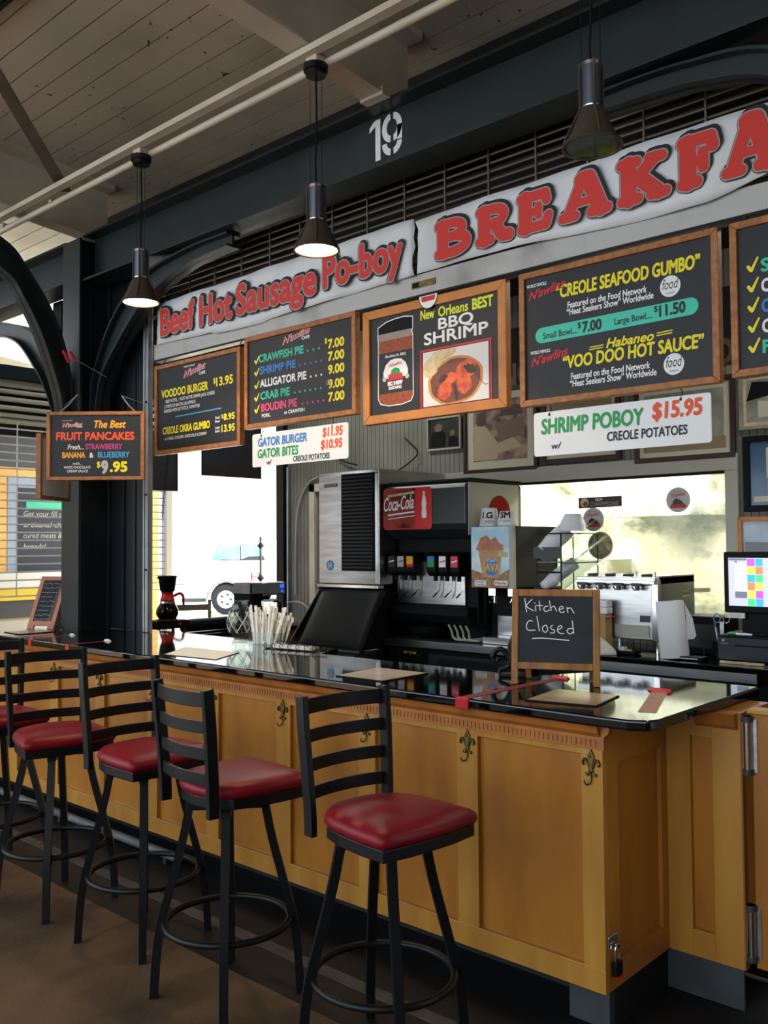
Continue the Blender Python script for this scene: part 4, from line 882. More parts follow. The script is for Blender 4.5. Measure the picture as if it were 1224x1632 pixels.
# small pink framed easel at the far left
mb0 = thing('easel_board', 'small pink framed chalkboard easel at the far left end of the counter', 'chalkboard', (-6.05, 3.10, ZT), 28)
t = mb0; w, h = .21, .40; lean = rot('X', -26)
build('frame', frame_mb(-w/2, w/2, .03, h, -.006, .008, .03, 'pink_frame').box(-w/2, -w/2+.05, -.006, .008, 0, .032, 'pink_frame').box(w/2-.05, w/2, -.006, .008, 0, .032, 'pink_frame'), t, local=True)
for m_ in (t.children[0],): 
    m_.data.transform(lean)
build('slate', MB().box(-w/2+.025, w/2-.025, -.003, .004, .05, h-.025, 'chalkboard', lean), t, local=True)
mb = MB(); rnd = random.Random(4)
for r_ in range(9):
    z = h-.055-.034*r_; x = -w/2+.036
    while x < w/2-.06 and r_ not in (3, 6):
        x2 = x+rnd.uniform(.008, .02); mb.stroke([(x, z+rnd.uniform(-.006, .006)), ((x+x2)/2, z+rnd.uniform(-.007, .008)), (x2, z)], .0011, 't_chalk', -.0036, lean, 6); x = x2+.004
    if r_ in (3, 6): mb.stroke([(-w/2+.04, z), (w/2-.08, z)], .0011, 't_chalk', -.0036, lean, 6)
mb.poly([(w/2-.066, -.0034, .06), (w/2-.03, -.0034, .06), (w/2-.03, -.0034, .24), (w/2-.037, -.0034, .34), (w/2-.05, -.0034, .34), (w/2-.058, -.0034, .24)], 't_tan', lean)
build('lettering', mb, t, local=True, label='faint chalk writing and a drawn bottle')
bk = Matrix.Translation((0, .175, .36)) @ rot('X', 24) @ Matrix.Translation((0, 0, -.395))
build('rear_panel', MB().box(-w/2, w/2, -.004, .004, .04, .395, 'brown', bk).box(-w/2, -w/2+.05, -.004, .004, 0, .042, 'brown', bk).box(w/2-.05, w/2, -.004, .004, 0, .042, 'brown', bk), t, local=True)

# cut glass vase, cutlery bundle, wire rack, cast iron ornament
vx, vy = -4.285, 3.44
t = thing('glass_vase', 'cut glass vase standing left of the bundle of white cutlery', 'vase', (vx, vy, ZT))
build('bowl', MB().lathe([(.001, .003), (.045, .002), (.05, .008), (.03, .02), (.026, .03), (.06, .06), (.078, .10), (.075, .14), (.055, .19), (.045, .225), (.052, .245), (.049, .245), (.042, .225), (.052, .19), (.07, .14), (.073, .10), (.05, .062), (.001, .04)], 'clear_glass', (vx, vy, ZT), 28), t, smooth=60)
mb = MB()
for k in range(7):
    for s in (-1, 1): mb.tube([(vx+.0765*math.cos(R(k*51+s*u*60))*(.85+.3*u*(1-u)*2), vy+.0765*math.sin(R(k*51+s*u*60))*(.85+.3*u*(1-u)*2), ZT+.06+.12*u) for u in (0, .25, .5, .75, 1)], .0022, 'foam', 4)
build('cut_pattern', mb, t)
t = thing('cutlery_bin', 'clear bin packed with white plastic cutlery sleeves at the back of the counter', 'cutlery holder', (-4.06, 3.47, ZT))
build('bin', MB().box(-4.17, -3.95, 3.41, 3.413, ZT, ZT+.07, 'clear_glass').box(-4.17, -3.95, 3.547, 3.55, ZT, ZT+.07, 'clear_glass').box(-4.17, -4.167, 3.41, 3.55, ZT, ZT+.07, 'clear_glass').box(-3.953, -3.95, 3.41, 3.55, ZT, ZT+.07, 'clear_glass').box(-4.17, -3.95, 3.41, 3.55, ZT, ZT+.003, 'clear_glass'), t)
rnd = random.Random(11); CU = []
for i in range(46):
    u = rnd.random(); x = -4.165+.205*u; y = 3.43+.1*rnd.random(); L = rnd.uniform(.13, .215) if i > 6 else rnd.uniform(.2, .24); tx = (u-.5)*.09+rnd.uniform(-.02, .02)
    wd = rnd.uniform(.009, .016); th = .002; b = MB()
    P = [Vector((x, y, ZT+.004)), Vector((x+tx*.5, y+.005, ZT+.5*L)), Vector((x+tx, y+.01, ZT+L))]
    b.tube(P, 1, 'cutlery', prof=[(-wd*.6, -th), (wd*.6, -th), (wd*.6, th), (-wd*.6, th)]); b.cbox((x+tx, y+.01, ZT+L-.012), (wd*1.7, .004, .03), 'cutlery')
    CU.append(b)
for i, b in enumerate(CU): build('plastic_utensil', b, label='white plastic utensil standing in the clear bin by the glass vase', cat='cutlery', group='white plastic utensils in the bin', bevel=.0012, seg=1)
t = thing('wire_rack', 'small black scrolled wire rack holding papers beside the cutlery', 'rack', (-3.75, 3.36, ZT))
mb = MB(); A, B = Vector((-3.90, 3.31, ZT)), Vector((-3.56, 3.36, ZT)); d = (B-A)
for k in range(7):
    c = A+d*(k/6)+Vector((0, 0, .018)); mb.tube([c+Vector((.014*math.cos(a*.7), 0, .014*math.sin(a*.7))) for a in range(0, 9)], .0022, 'iron', 5)
mb.tube([A+Vector((0, 0, .003)), B+Vector((0, 0, .003))], .0025, 'iron', 5); mb.tube([A+Vector((0, .09, .003)), B+Vector((0, .09, .003))], .0025, 'iron', 5); mb.tube([A+Vector((0, .09, .035)), B+Vector((0, .09, .035))], .0022, 'iron', 5)
for k in (0, 3, 6): mb.tube([A+d*(k/6)+Vector((0, 0, .003)), A+d*(k/6)+Vector((0, .09, .003)), A+d*(k/6)+Vector((0, .09, .035))], .0022, 'iron', 5)
build('wire', mb, t)
tag_p = build('paper_stack', MB().prism([(-3.86, 3.33), (-3.60, 3.36), (-3.60, 3.40), (-3.87, 3.385)], ZT+.006, ZT+.022, 'paper', 'XY'), label='white papers lying in the black wire rack', cat='paper')
t = thing('iron_ornament', 'black cast iron fleur-de-lis ornament standing left of the Kitchen Closed easel', 'ornament', (-2.245, 3.29, ZT), 30)
mb = MB()
mb.prism([(0, .185), (.02, .14), (.024, .11), (.014, .07), (.012, .045), (-.012, .045), (-.014, .07), (-.024, .11), (-.02, .14)], -.012, .012, 'iron')
build('spear', mb, t, bevel=.006, local=True); mb = MB()
for s in (-1, 1):
    mb.tube(smooth_path([(s*.012, 0, .07), (s*.03, 0, .10), (s*.055, 0, .115), (s*.08, 0, .10), (s*.085, 0, .075), (s*.07, 0, .062), (s*.062, 0, .075)], 4), [.012]*16+[.010]*9, 'iron', 8)
    mb.tube(smooth_path([(s*.01, 0, .05), (s*.03, 0, .035), (s*.05, 0, .03), (s*.058, 0, .018), (s*.05, 0, .012)], 4), .009, 'iron', 8)
build('scrolls', mb, t, smooth=60, local=True)
build('collar', MB().box(-.024, .024, -.016, .016, .052, .07, 'iron'), t, bevel=.004, local=True); build('base', MB().box(-.06, .06, -.04, .04, 0, .012, 'iron').box(-.01, .01, -.01, .01, .012, .06, 'iron'), t, bevel=.004, local=True)

# ================================================================== KITCHEN SIDE
ZK, YK = .98, 4.96
t = thing('undercounter_fridge', 'black undercounter fridge with a gold badge below the soda fountain', 'fridge', (-3.9, 5.35, 0))
build('body', MB().box(-4.515, -3.28, 5.02, 5.75, 0.0, .915, 'black_plastic'), t, bevel=.004)
build('steel_top', MB().box(-4.52, -3.25, YK, 5.78, .925, ZK-.003, 'steel').box(-4.515, -3.28, 5.0, 5.75, .915, .925, 'black_plastic'), t, bevel=.004, label='stainless worktop edge')
build('badge', MB().box(-4.42, -4.20, 5.014, 5.02, .862, .902, 'black_plastic'), t)
q = MB(); frame_mb(-4.42, -4.20, .862, .902, 5.012, 5.0135, .003, 'brass', q); q.text('true', -4.37, -4.25, .872, .022, 't_gold', 5.0125, shear=.3, bold=.04); build('lettering', q, t, label='gold badge lettering')
build('door', MB().box(-4.13, -3.32, 5.0, 5.02, .1, .885, 'dark_plastic'), t, bevel=.004); build('door_glass', MB().box(-4.05, -3.40, 4.997, 5.0, .2, .86, 'clear_glass'), t)
t = thing('back_counter', 'black topped back counter with a stainless edge below the till', 'counter', (-2.3, 5.3, 0))
build('top', MB().box(-3.245, -.4, YK, 5.78, .948, ZK-.002, 'granite'), t, bevel=.005)
build('edge_strip', MB().box(-3.245, -1.82, YK-.012, YK, .895, .948, 'steel'), t, bevel=.003, label='stainless edge strip')
build('base', MB().box(-3.24, -.4, 5.05, 5.75, 0, .948, 'black_plastic').box(-3.2, -1.9, YK+.01, 5.05, .82, .892, 'black_plastic'), t)

# ice machine and bin
t = thing('ice_machine', 'tall stainless ice machine head with a black louvred panel', 'ice machine', (-4.87, 5.3, 1.36))
build('cabinet', MB().box(-5.185, -4.545, 4.95, 5.74, 1.36, 2.22, 'steel'), t, bevel=.006)
build('trim', MB().box(-5.17, -4.55, 4.944, 4.952, 2.185, 2.215, 'steel_polish').box(-4.58, -4.55, 4.944, 4.952, 1.375, 2.19, 'steel_polish'), t)
mb = MB().box(-4.925, -4.585, 4.938, 4.95, 1.46, 2.195, 'black_plastic')
for i in range(26): mb.box(-4.915, -4.595, 4.932, 4.938, 1.48+i*.0273, 1.492+i*.0273, 'dark_plastic')
build('louvre_panel', mb, t)
build('name_plate', MB().box(-5.12, -4.98, 4.946, 4.95, 2.105, 2.13, 'grey_plastic').text('HOSHIZAKI', -5.115, -4.985, 2.112, .012, 't_white', 4.9455, bold=.02), t)
mb = MB().disc((-5.06, 4.948, 1.50), .04, 't_sky', 28); mb.text('H', -5.08, -5.04, 1.48, .04, 't_white', 4.9465, bold=.05); build('round_logo', mb, t, label='round blue logo sticker')
t = thing('ice_bin', 'black ice bin with a large sloping lid under the ice machine', 'ice bin', (-4.87, 5.2, 0))
build('body', MB().box(-5.20, -4.53, 4.62, 5.74, 0.0, .90, 'steel').box(-5.19, -4.54, 4.95, 5.74, .90, 1.33, 'black_plastic').prism([(4.62, .9), (4.95, 1.31), (5.0, 1.31), (5.0, .9)], -4.545, -4.53, 'black_plastic', 'YZ').prism([(4.62, .9), (4.95, 1.31), (5.0, 1.31), (5.0, .9)], -5.20, -5.185, 'steel', 'YZ'), t, bevel=.006)
build('steel_rim', MB().box(-5.19, -4.545, 4.93, 5.0, 1.332, 1.358, 'steel_polish'), t, bevel=.003)
build('steel_lip', MB().box(-4.98, -4.40, 4.52, 4.55, .86, .9, 'steel').box(-4.98, -4.53, 4.55, 4.62, .86, .9, 'steel'), t, bevel=.003)
vs = []; fs = []; n = 10
for i in range(n+1):
    u = i/n
    for j in range(n+1):
        v = j/n; x = -5.13+.64*u+ (1-v)*.165; y = 4.94-.42*(1-v); z = 1.325-.395*(1-v); e = min(u, 1-u, v, 1-v)
        vs.append((x, y-.012*min(1, e/.12), z+.014*min(1, e/.12)))
for i in range(n):
    for j in range(n): a = i*(n+1)+j; fs.append((a, a+n+1, a+n+2, a+1))
build('lid', MB().add(vs, fs, 'black_plastic'), t, smooth=50, solid=.03, label='sloping black moulded lid'); 
build('lid_lip', MB().tube([(-4.955, 4.515, .925), (-4.80, 4.50, .925), (-4.50, 4.50, .917), (-4.33, 4.515, .915)], .014, 'dark_plastic', 8), t, smooth=40)

# soda fountain
t = thing('soda_fountain', 'black soda fountain with a red cola panel and six nozzles', 'drink dispenser', (-4.18, 5.35, ZK))
pr = [(5.0, 1.76), (4.985, 1.80), (4.985, 2.05), (5.01, 2.085), (5.66, 2.085), (5.66, 1.70), (5.08, 1.70)]
build('hood', MB().prism(pr, -4.538, -3.765, 'dark_plastic', 'YZ'), t, bevel=.02, seg=3)
build('cap', MB().box(-4.53, -3.765, 5.03, 5.66, 2.085, 2.115, 'black_plastic'), t, bevel=.01)
yf = 4.982; q = MB()
def rrect(mb, x0, x1, z0, z1, y, r, m, n=5):
    pts = []
    for cx, cz, a0 in ((x1-r, z1-r, 0), (x0+r, z1-r, 90), (x0+r, z0+r, 180), (x1-r, z0+r, 270)):
        for k in range(n+1): a = R(a0+90*k/n); pts.append((cx+r*math.cos(a), y, cz+r*math.sin(a)))
    mb.poly(pts, m)
mat('cola', '#3c0f0a', .25, hex2='#a8351c', nscale=9, ncon=(.35, .6)); mat('cola_red', '#d41f26', .3)
rrect(q, -4.53, -4.07, 1.765, 2.065, yf, .025, 'cola_red'); q.poly([(-4.52, yf-.0006, 1.775), (-4.235, yf-.0006, 1.772), (-4.22, yf-.0006, 2.06), (-4.52, yf-.0006, 2.055)], 'cola')
for z, h in ((2.022, .018), (1.885, .012), (1.86, .006)): q.poly([(-4.485, yf-.001, z-.02), (-4.23, yf-.001, z), (-4.23, yf-.001, z+h), (-4.485, yf-.001, z+h-.02)], 'p_bread' if z > 2 else 't_white')
q.text('Coca-Cola', -4.525, -4.235, 1.90, .10, 't_white', yf-.0016, shear=.3, bold=.012, slope=.06)
B = [(-.02, 0), (.02, 0), (.023, .04), (.017, .07), (.022, .10), (.019, .125), (.008, .165), (.008, .19), (-.008, .19), (-.008, .165), (-.019, .125), (-.022, .10), (-.017, .07), (-.023, .04)]
q.poly([(-4.14+a, yf-.001, 1.845+b) for a, b in B], 't_white')
build('display_panel', q, t, label='red and black cola display panel with a white bottle')
build('column', MB().box(-4.525, -3.79, 5.14, 5.66, 1.095, 1.70, 'black_plastic').box(-4.5, -3.85, 5.3, 5.64, ZK+.002, 1.1, 'black_plastic'), t, bevel=.005)
build('splash_plate', MB().box(-4.515, -3.885, 5.115, 5.138, 1.225, 1.53, 'steel'), t, bevel=.003, label='stainless splash plate')
lab = ['p_dark', 't_chalk', 't_gold', 't_green', 't_white', 'cola_red']
for i, x in enumerate((-4.488, -4.40, -4.312, -4.115, -4.01, -3.905)):
    v = build('valve', MB().prism([(5.06, 1.60), (5.02, 1.57), (5.02, 1.46), (5.05, 1.43), (5.115, 1.43), (5.115, 1.60)], x-.042, x+.042, 'black_plastic', 'YZ'), t, bevel=.006)
    mb = MB().poly([(x-.03, 5.0185, 1.495), (x+.03, 5.0185, 1.495), (x+.03, 5.0185, 1.572), (x-.03, 5.0185, 1.572)], lab[i])
    if i == 2: mb.poly([(x-.03, 5.018, 1.495), (x+.03, 5.018, 1.495), (x+.03, 5.018, 1.515), (x-.03, 5.018, 1.515)], 'cola_red')
    if i == 3: mb.poly([(x-.03, 5.018, 1.535), (x+.03, 5.018, 1.545), (x+.03, 5.018, 1.572), (x-.03, 5.018, 1.572)], 't_blue')
    if i in (0, 1, 4, 5): mb.poly([(x-.026, 5.018, 1.525), (x+.026, 5.018, 1.535), (x+.026, 5.018, 1.545), (x-.026, 5.018, 1.533)], 't_white' if i in (0, 5) else 'cola_red')
    build('flavour_label', mb, v)
    build('nozzle', MB().cyl((x+.0, 5.075, 0), .016, 1.395, 1.43, 'black_plastic', 12), v)
    build('lever', MB().tube([(x+.03, 5.09, 1.43), (x+.025, 5.09, 1.33), (x+.0, 5.07, 1.30)], .004, 'steel_polish', 6).tube([(x+.01, 5.075, 1.31), (x-.015, 5.06, 1.28)], .006, 'black_plastic', 6), v)
build('drip_ledge', MB().prism([(5.04, 1.215), (5.02, 1.16), (5.07, 1.10), (5.135, 1.10), (5.135, 1.215)], -4.525, -3.80, 'black_plastic', 'YZ'), t, bevel=.006)
build('side_panel', MB().box(-3.764, -3.758, 5.0, 5.60, 1.72, 2.082, 'trim_grey').box(-3.79, -3.764, 5.2, 5.60, 1.10, 1.72, 'black_plastic'), t, label='white side panel')
mat('disc_red', '#9c121a', .7, spec=.1); mb = MB(); cy, cz = 5.36, 1.86
mb.add([(-3.7565, cy+.14*math.cos(2*math.pi*i/40), cz+.14*math.sin(2*math.pi*i/40)) for i in range(40)], [tuple(range(40))], 'b_navy'); mb.add([(-3.7558, cy+.134*math.cos(2*math.pi*i/40), cz+.134*math.sin(2*math.pi*i/40)) for i in range(40)], [tuple(range(40))], 'disc_red')
build('red_disc', mb, t, label='red disc on the white side panel')
# hoses and steel bowl under the ledge
t = thing('steel_bowl', 'dark round metal bowl lying under the soda fountain ledge', 'bowl', (-4.20, 5.13, ZK))
build('bowl', MB().lathe([(.001, .0), (.06, .003), (.12, .04), (.14, .09), (.132, .092), (.11, .045), (.05, .012), (.001, .01)], 'black_metal', (-4.25, 5.13, ZK), 28), t, smooth=60)
t = thing('hose_bundle', 'grey plastic hoses looping out under the soda fountain', 'hose', (-3.9, 5.08, ZK))
for k in range(4): build('hose', MB().tube(smooth_path([(-4.02+.05*k, 5.10, 1.085), (-3.98+.05*k, 5.08, 1.05), (-3.92+.045*k, 5.04, 1.0), (-3.82+.03*k, 5.08, .995), (-3.77, 5.2, 1.0)], 5), .009, 'trim_grey', 8), t, smooth=60)

# frozen coffee dispenser
t = thing('frozen_drink_dispenser', 'black dispenser with a light blue iced coffee poster front', 'drink dispenser', (-3.62, 5.35, ZK))
build('cabinet', MB().box(-3.755, -3.43, 5.02, 5.60, 1.36, 1.775, 'black_plastic').box(-3.755, -3.40, 5.25, 5.60, ZK+.005, 1.36, 'black_plastic'), t, bevel=.006)
mat('java_sky', '#9fc7d8', .25, hex2='#d6e6ea', nscale=7, ncon=(.4, .65)); mat('java_brown', '#8a5330', .4, hex2='#b78554', nscale=40); mat('java_cup', '#b98a5a', .4); mat('java_ice', '#c06f3c', .35, hex2='#8a4520', nscale=30)
q = MB(); y0 = 5.015; X0, X1, Z0, Z1 = -3.752, -3.433, 1.363, 1.772
def rq(a, b, c, d, m, dy=0): q.poly([(a, y0-dy, c), (b, y0-dy, c), (b, y0-dy, d), (a, y0-dy, d)], m)
rq(X0, X1, Z0, Z1, 'java_sky'); q.poly([(X0, y0-.0005, Z0), (X1, y0-.0005, Z0), (X1, y0-.0005, Z0+.13), (-3.55, y0-.0005, Z0+.07), (X0, y0-.0005, Z0+.12)], 'java_brown')
q.poly([(a, y0-.001, b) for a, b in [(-3.655, 1.43), (-3.525, 1.43), (-3.495, 1.62), (-3.695, 1.62)]], 'java_cup'); q.poly([(a, y0-.0012, b) for a, b in [(-3.715, 1.615), (-3.485, 1.615), (-3.49, 1.65), (-3.52, 1.66), (-3.55, 1.705), (-3.59, 1.68), (-3.62, 1.715), (-3.67, 1.70), (-3.69, 1.66)]], 'java_ice')
q.disc((-3.585, y0-.0015, 1.50), .055, 't_blue', 30); q.text('JAVA', -3.66, -3.51, 1.478, .05, 't_gold', y0-.0022, bold=.05, slope=-.05); q.text('Cool', -3.62, -3.55, 1.535, .022, 't_white', y0-.0022, shear=.3)
q.poly([(a, y0-.0018, b) for a, b in [(-3.53, 1.575), (-3.455, 1.565), (-3.45, 1.60), (-3.53, 1.61)]], 'p_bread')
rrect(q, -3.725, -3.63, 1.372, 1.412, y0-.0018, .01, 't_white'); rrect(q, -3.565, -3.455, 1.38, 1.412, y0-.0018, .01, 't_white')
q.text('French', -3.715, -3.645, 1.395, .012, 'walnut', y0-.0024, bold=.02); q.text('Vanilla', -3.715, -3.64, 1.377, .012, 'walnut', y0-.0024, bold=.02); q.text('Mocha', -3.555, -3.465, 1.388, .016, 'walnut', y0-.0024, bold=.03)
build('poster_front', q, t, label='light blue poster of an iced coffee cup'); build('poster_edge', MB().box(-3.433, -3.40, 5.0, 5.03, 1.36, 1.775, 'trim_grey'), t)
for x in (-3.66, -3.50): build('tap', MB().box(x-.03, x+.03, 5.12, 5.25, 1.30, 1.355, 'steel_polish').cyl((x, 5.16, 0), .012, 1.25, 1.30, 'steel_polish', 10).tube([(x, 5.13, 1.29), (x+.01, 5.08, 1.26)], .008, 'steel_polish', 8), t, bevel=.004)
build('drip_tray', MB().box(-3.70, -3.36, 5.06, 5.25, ZK, ZK+.045, 'steel').box(-3.70, -3.36, 5.24, 5.25, ZK+.045, 1.16, 'steel'), t, bevel=.003, label='stainless drip tray and back plate')
# upturned paper cups with marker writing
def upturned(x, y, r, h, l1, l2, label):
    t = thing('paper_cup', label, 'cup', (x, y, 1.776), group='upturned paper cups on the dispenser')
    build('cup', MB().lathe([(r, 0), (r*1.03, .006), (r, .01), (r*.74, h), (.001, h)], 'foam', (x, y, 1.776), 28), t, smooth=40)
    q = MB()
    for tx, z, hh in ((l1, .055, .04), (l2, .015, .026)):
        b = MB(); b.text(tx, -.045, .045, z, hh, 't_black', 0, bold=.05 if hh > .03 else .01)
        for v in b.v:
            rr = r-(r*.26)*v[2]/h+.001; a = -math.pi/2+v[0]/r+.35
            q.v.append((x+rr*math.cos(a), y+rr*math.sin(a), 1.776+v[2]))
        k = len(q.v)-len(b.v); q.f += [[i+k for i in f] for f in b.f]; q.m += [q.mi('t_black')]*len(b.f)
    build('lettering', q, t, label='black marker writing')
upturned(-3.665, 5.11, .068, .125, 'LG', 'GUMBO', 'upturned white cup marked LG GUMBO on top of the blue poster dispenser')
upturned(-3.525, 5.115, .062, .10, 'SM', 'GUMBO', 'upturned white cup marked SM GUMBO, right of the larger one')

# cup dispenser rack
t = thing('cup_rack', 'black wire rack of slanted cup tubes between the poster dispenser and the steel dispenser', 'rack', (-3.17, 5.2, ZK))
mb = MB()
for x in (-3.285, -3.10):
    mb.tube([(x, 5.10, ZK), (x, 5.10, 1.72)], .006, 'iron', 6); mb.tube([(x+.05, 5.48, ZK), (x+.05, 5.48, 1.72)], .005, 'iron', 6); mb.tube([(x, 5.10, 1.72), (x+.05, 5.48, 1.72)], .005, 'iron', 6); mb.tube([(x, 5.10, 1.53), (x+.05, 5.48, 1.53)], .005, 'iron', 6)
for z in (1.72, 1.47, 1.36): mb.tube([(-3.285, 5.10, z), (-3.10, 5.10, z)], .006, 'iron', 6)
build('wire_frame', mb, t)
build('plate', MB().prism([(-3.30, 1.632), (-3.092, 1.632), (-3.092, 1.558), (-3.15, 1.558), (-3.17, 1.538), (-3.20, 1.532), (-3.23, 1.538), (-3.25, 1.558), (-3.30, 1.558)], 5.088, 5.094, 'grey_plastic'), t)
def tilt(x, y, z, rz, tilt_): return Matrix.Translation((x, y, z)) @ rot('Z', rz) @ rot('Y', tilt_)
build('tube', MB().lathe([(.068, 0), (.07, .40), (.066, .40), (.064, 0)], 'clear_glass', n=24, T=tilt(-3.185, 5.16, 1.53, 55, 56)), t, smooth=50)
build('tube', MB().lathe([(.06, .05), (.062, .44), (.058, .44), (.056, .05)], 'clear_glass', n=24, T=tilt(-3.20, 5.15, 1.37, 55, 56)), t, smooth=50)
def cup_stack(T, n, r0, r1, h, step, label, group):
    for i in range(n):
        z = i*step; m = MB().lathe([(.001, z), (r0, z), (r1, z+h), (r1+.003, z+h+.002), (r1+.002, z+h+.006), (r1-.003, z+h+.004), (r0-.003, z+.004)], 'foam', n=22, T=T)
        build('paper_cup', m, smooth=40, label=label, cat='cup', group=group)
cup_stack(tilt(-3.24, 5.10, 1.375, 55, 56), 9, .028, .042, .09, .022, 'white foam cup nested in the lower slanted tube of the black rack', 'foam cups in the lower rack tube')
cup_stack(tilt(-3.255, 5.12, 1.60, 55, 50), 8, .045, .058, .09, .018, 'larger white foam cup nested in the upper tube of the black rack', 'foam cups in the upper rack tube')
t = thing('bowl_stack', 'upturned stack of white bowls on top of the cup rack', 'bowl', (-3.10, 5.22, 1.73))
for i in range(4): build('bowl', MB().lathe([(.05, .075-i*.0+.012*i), (.075, .03+.012*i), (.085, 0+.012*i)], 'foam', (-3.10, 5.25, 1.738), 26), t, smooth=50)
build('top', MB().lathe([(.001, .113), (.05, .111)], 'foam', (-3.10, 5.25, 1.738), 26), t)

# stickers on the pane
ys = 5.7985
t = thing('window_sticker', 'dark rectangular XLIV CHAMPIONS sticker on the kitchen pane', 'sticker', (-3.2, ys, 1.91))
q = MB().poly([(-3.373, ys, 1.905), (-3.033, ys, 1.912), (-3.033, ys, 1.985), (-3.373, ys, 1.982)], 'p_dark'); q.disc((-3.325, ys-.0005, 1.945), .034, 'p_bread', 20); q.disc((-3.318, ys-.001, 1.935), .02, 'p_spice', 16)
q.text('XLIV', -3.24, -3.18, 1.956, .018, 't_white', ys-.0008, bold=.03); q.text('CHAMPIONS', -3.28, -3.06, 1.92, .028, 't_grey', ys-.0008, bold=.02); build('sheet', q, t)
for cx, cz, r, lb in ((-3.257, 1.825, .084, 'round café sticker with a red band on the pane above the cup rack'), (-2.625, 1.94, .084, 'round café sticker alone on the right half of the pane')):
    t = thing('window_sticker', lb, 'sticker', (cx, ys, cz-r), group=None)
    q = MB().disc((cx, ys, cz), r, 't_chalk', 36); q.text("N'awlins", cx-.05, cx+.05, cz+.015, .026, 't_red', ys-.0006, shear=.3, slope=.15, bold=.01); q.text('WORLD FAMOUS', cx-.035, cx+.02, cz+.052, .007, 't_black', ys-.0006)
    q.poly([(cx-.055, ys-.0006, cz-.055), (cx+.055, ys-.0006, cz-.055), (cx+.05, ys-.0006, cz-.028), (cx-.05, ys-.0006, cz-.028)], 't_red')
    q.poly([(cx+a, ys-.0009, cz+b) for a, b in ((-.04, -.03), (.04, -.03), (.03, -.012), (.012, .0), (-.015, .012), (-.034, -.005))], 'steel_dark'); build('sheet', q, t)
t = thing('window_sticker', 'pale round sticker with black curved lettering ending in LOUISIANA on the pane', 'sticker', (-3.20, ys, 1.56))
q = MB().disc((-3.205, ys, 1.64), .098, 'p_bread', 40)
for s, a0, a1, fl in (("NEW'S PARADISE", 165, 8, 1), ('LOUISIANA', 215, 325, -1)):
    for i, ch in enumerate(s):
        if ch == ' ': continue
        a = a0+(a1-a0)*i/(len(s)-1); T = Matrix.Translation((-3.205+.078*math.cos(R(a)), ys-.0006, 1.64+.078*math.sin(R(a)))) @ rot('Y', -(a-90) if fl > 0 else -(a-270)) 
        q.text(ch, -.006, .006 if ch not in "'I" else -.001, -.007, .016, 't_black', 0, bold=.03, T=T)
q.stroke([(-3.225, 1.68), (-3.19, 1.66), (-3.165, 1.62), (-3.19, 1.60)], .006, 'trim_grey', ys-.0006); build('sheet', q, t)
t = thing('tape_piece', 'tan strip of tape stuck across the pane behind the paper towel roll', 'tape', (-2.43, ys, 1.30)); build('strip', MB().poly([(-2.60, ys, 1.325), (-2.42, ys, 1.335), (-2.42, ys, 1.362), (-2.60, ys, 1.352)], 'p_bread'), t)

# stainless dispenser, boxes, rag, towel roll
t = thing('steel_dispenser', 'stainless countertop warmer with clips along its top beside the paper towel roll', 'warmer', (-2.75, 5.42, ZK))
build('body', MB().box(-3.03, -2.535, 5.22, 5.72, 1.06, 1.40, 'steel'), t, bevel=.006)
build('corner_post', MB().box(-2.535, -2.49, 5.20, 5.24, 1.055, 1.43, 'steel_polish'), t, bevel=.004)
build('side_sheet', MB().box(-2.535, -2.50, 5.24, 5.74, 1.06, 1.45, 'grey_plastic').box(-2.502, -2.497, 5.55, 5.66, 1.34, 1.35, 'brass').box(-2.502, -2.497, 5.55, 5.66, 1.31, 1.32, 'brass'), t)
mb = MB().box(-3.04, -2.50, 5.18, 5.74, 1.40, 1.445, 'steel').box(-3.04, -2.50, 5.17, 5.185, 1.405, 1.425, 'steel_polish'); build('top_rail', mb, t, bevel=.003)
for k in range(4):
    x = -2.98+.125*k; build('clip', MB().box(x-.045, x+.02, 5.165, 5.20, 1.39, 1.41, 'grey_plastic').box(x-.02, x+.0, 5.165, 5.19, 1.365, 1.39, 'grey_plastic').tube([(x-.045, 5.175, 1.385), (x-.03, 5.172, 1.368), (x+.005, 5.172, 1.368), (x+.02, 5.175, 1.385)], .005, 'steel_polish', 6).cyl((x+.05, 5.3, 0), .006, 1.445, 1.475, 'steel_polish', 8).tube([(x-.04, 5.3, 1.45), (x+.03, 5.3, 1.455)], .01, 'grey_plastic', 8), t)
build('label_plate', MB().box(-2.62, -2.555, 5.214, 5.22, 1.17, 1.21, 'grey_plastic').box(-2.79, -2.56, 5.214, 5.22, 1.075, 1.15, 'trim_grey'), t)
for x, y in ((-2.51, 5.23), (-3.01, 5.23), (-2.51, 5.7), (-3.01, 5.7)): build('foot', MB().cyl((x, y, 0), .016, ZK-.001, 1.06, 'steel_polish', 10), t)
t = thing('foam_box', 'white foam takeout boxes stacked behind the Kitchen Closed easel', 'box', (-2.9, 5.12, 1.215)); build('tray', MB().box(-3.02, -2.79, 5.12, 5.195, 1.215, 1.255, 'foam'), t, bevel=.008); build('lid', MB().box(-3.02, -2.79, 5.12, 5.195, 1.2555, 1.30, 'foam'), t, bevel=.008)
t = thing('cardboard_box', 'open cardboard box behind the Kitchen Closed easel under the foam boxes', 'box', (-2.9, 5.12, ZK)); build('body', MB().box(-3.03, -2.80, 5.115, 5.20, ZK, 1.213, 'cardboard'), t, bevel=.003); build('flap', MB().box(-2.803, -2.785, 5.115, 5.20, 1.195, 1.20, 'cardboard'), t)
rnd = random.Random(3); vs = []; fs = []; nu, nv = 16, 9
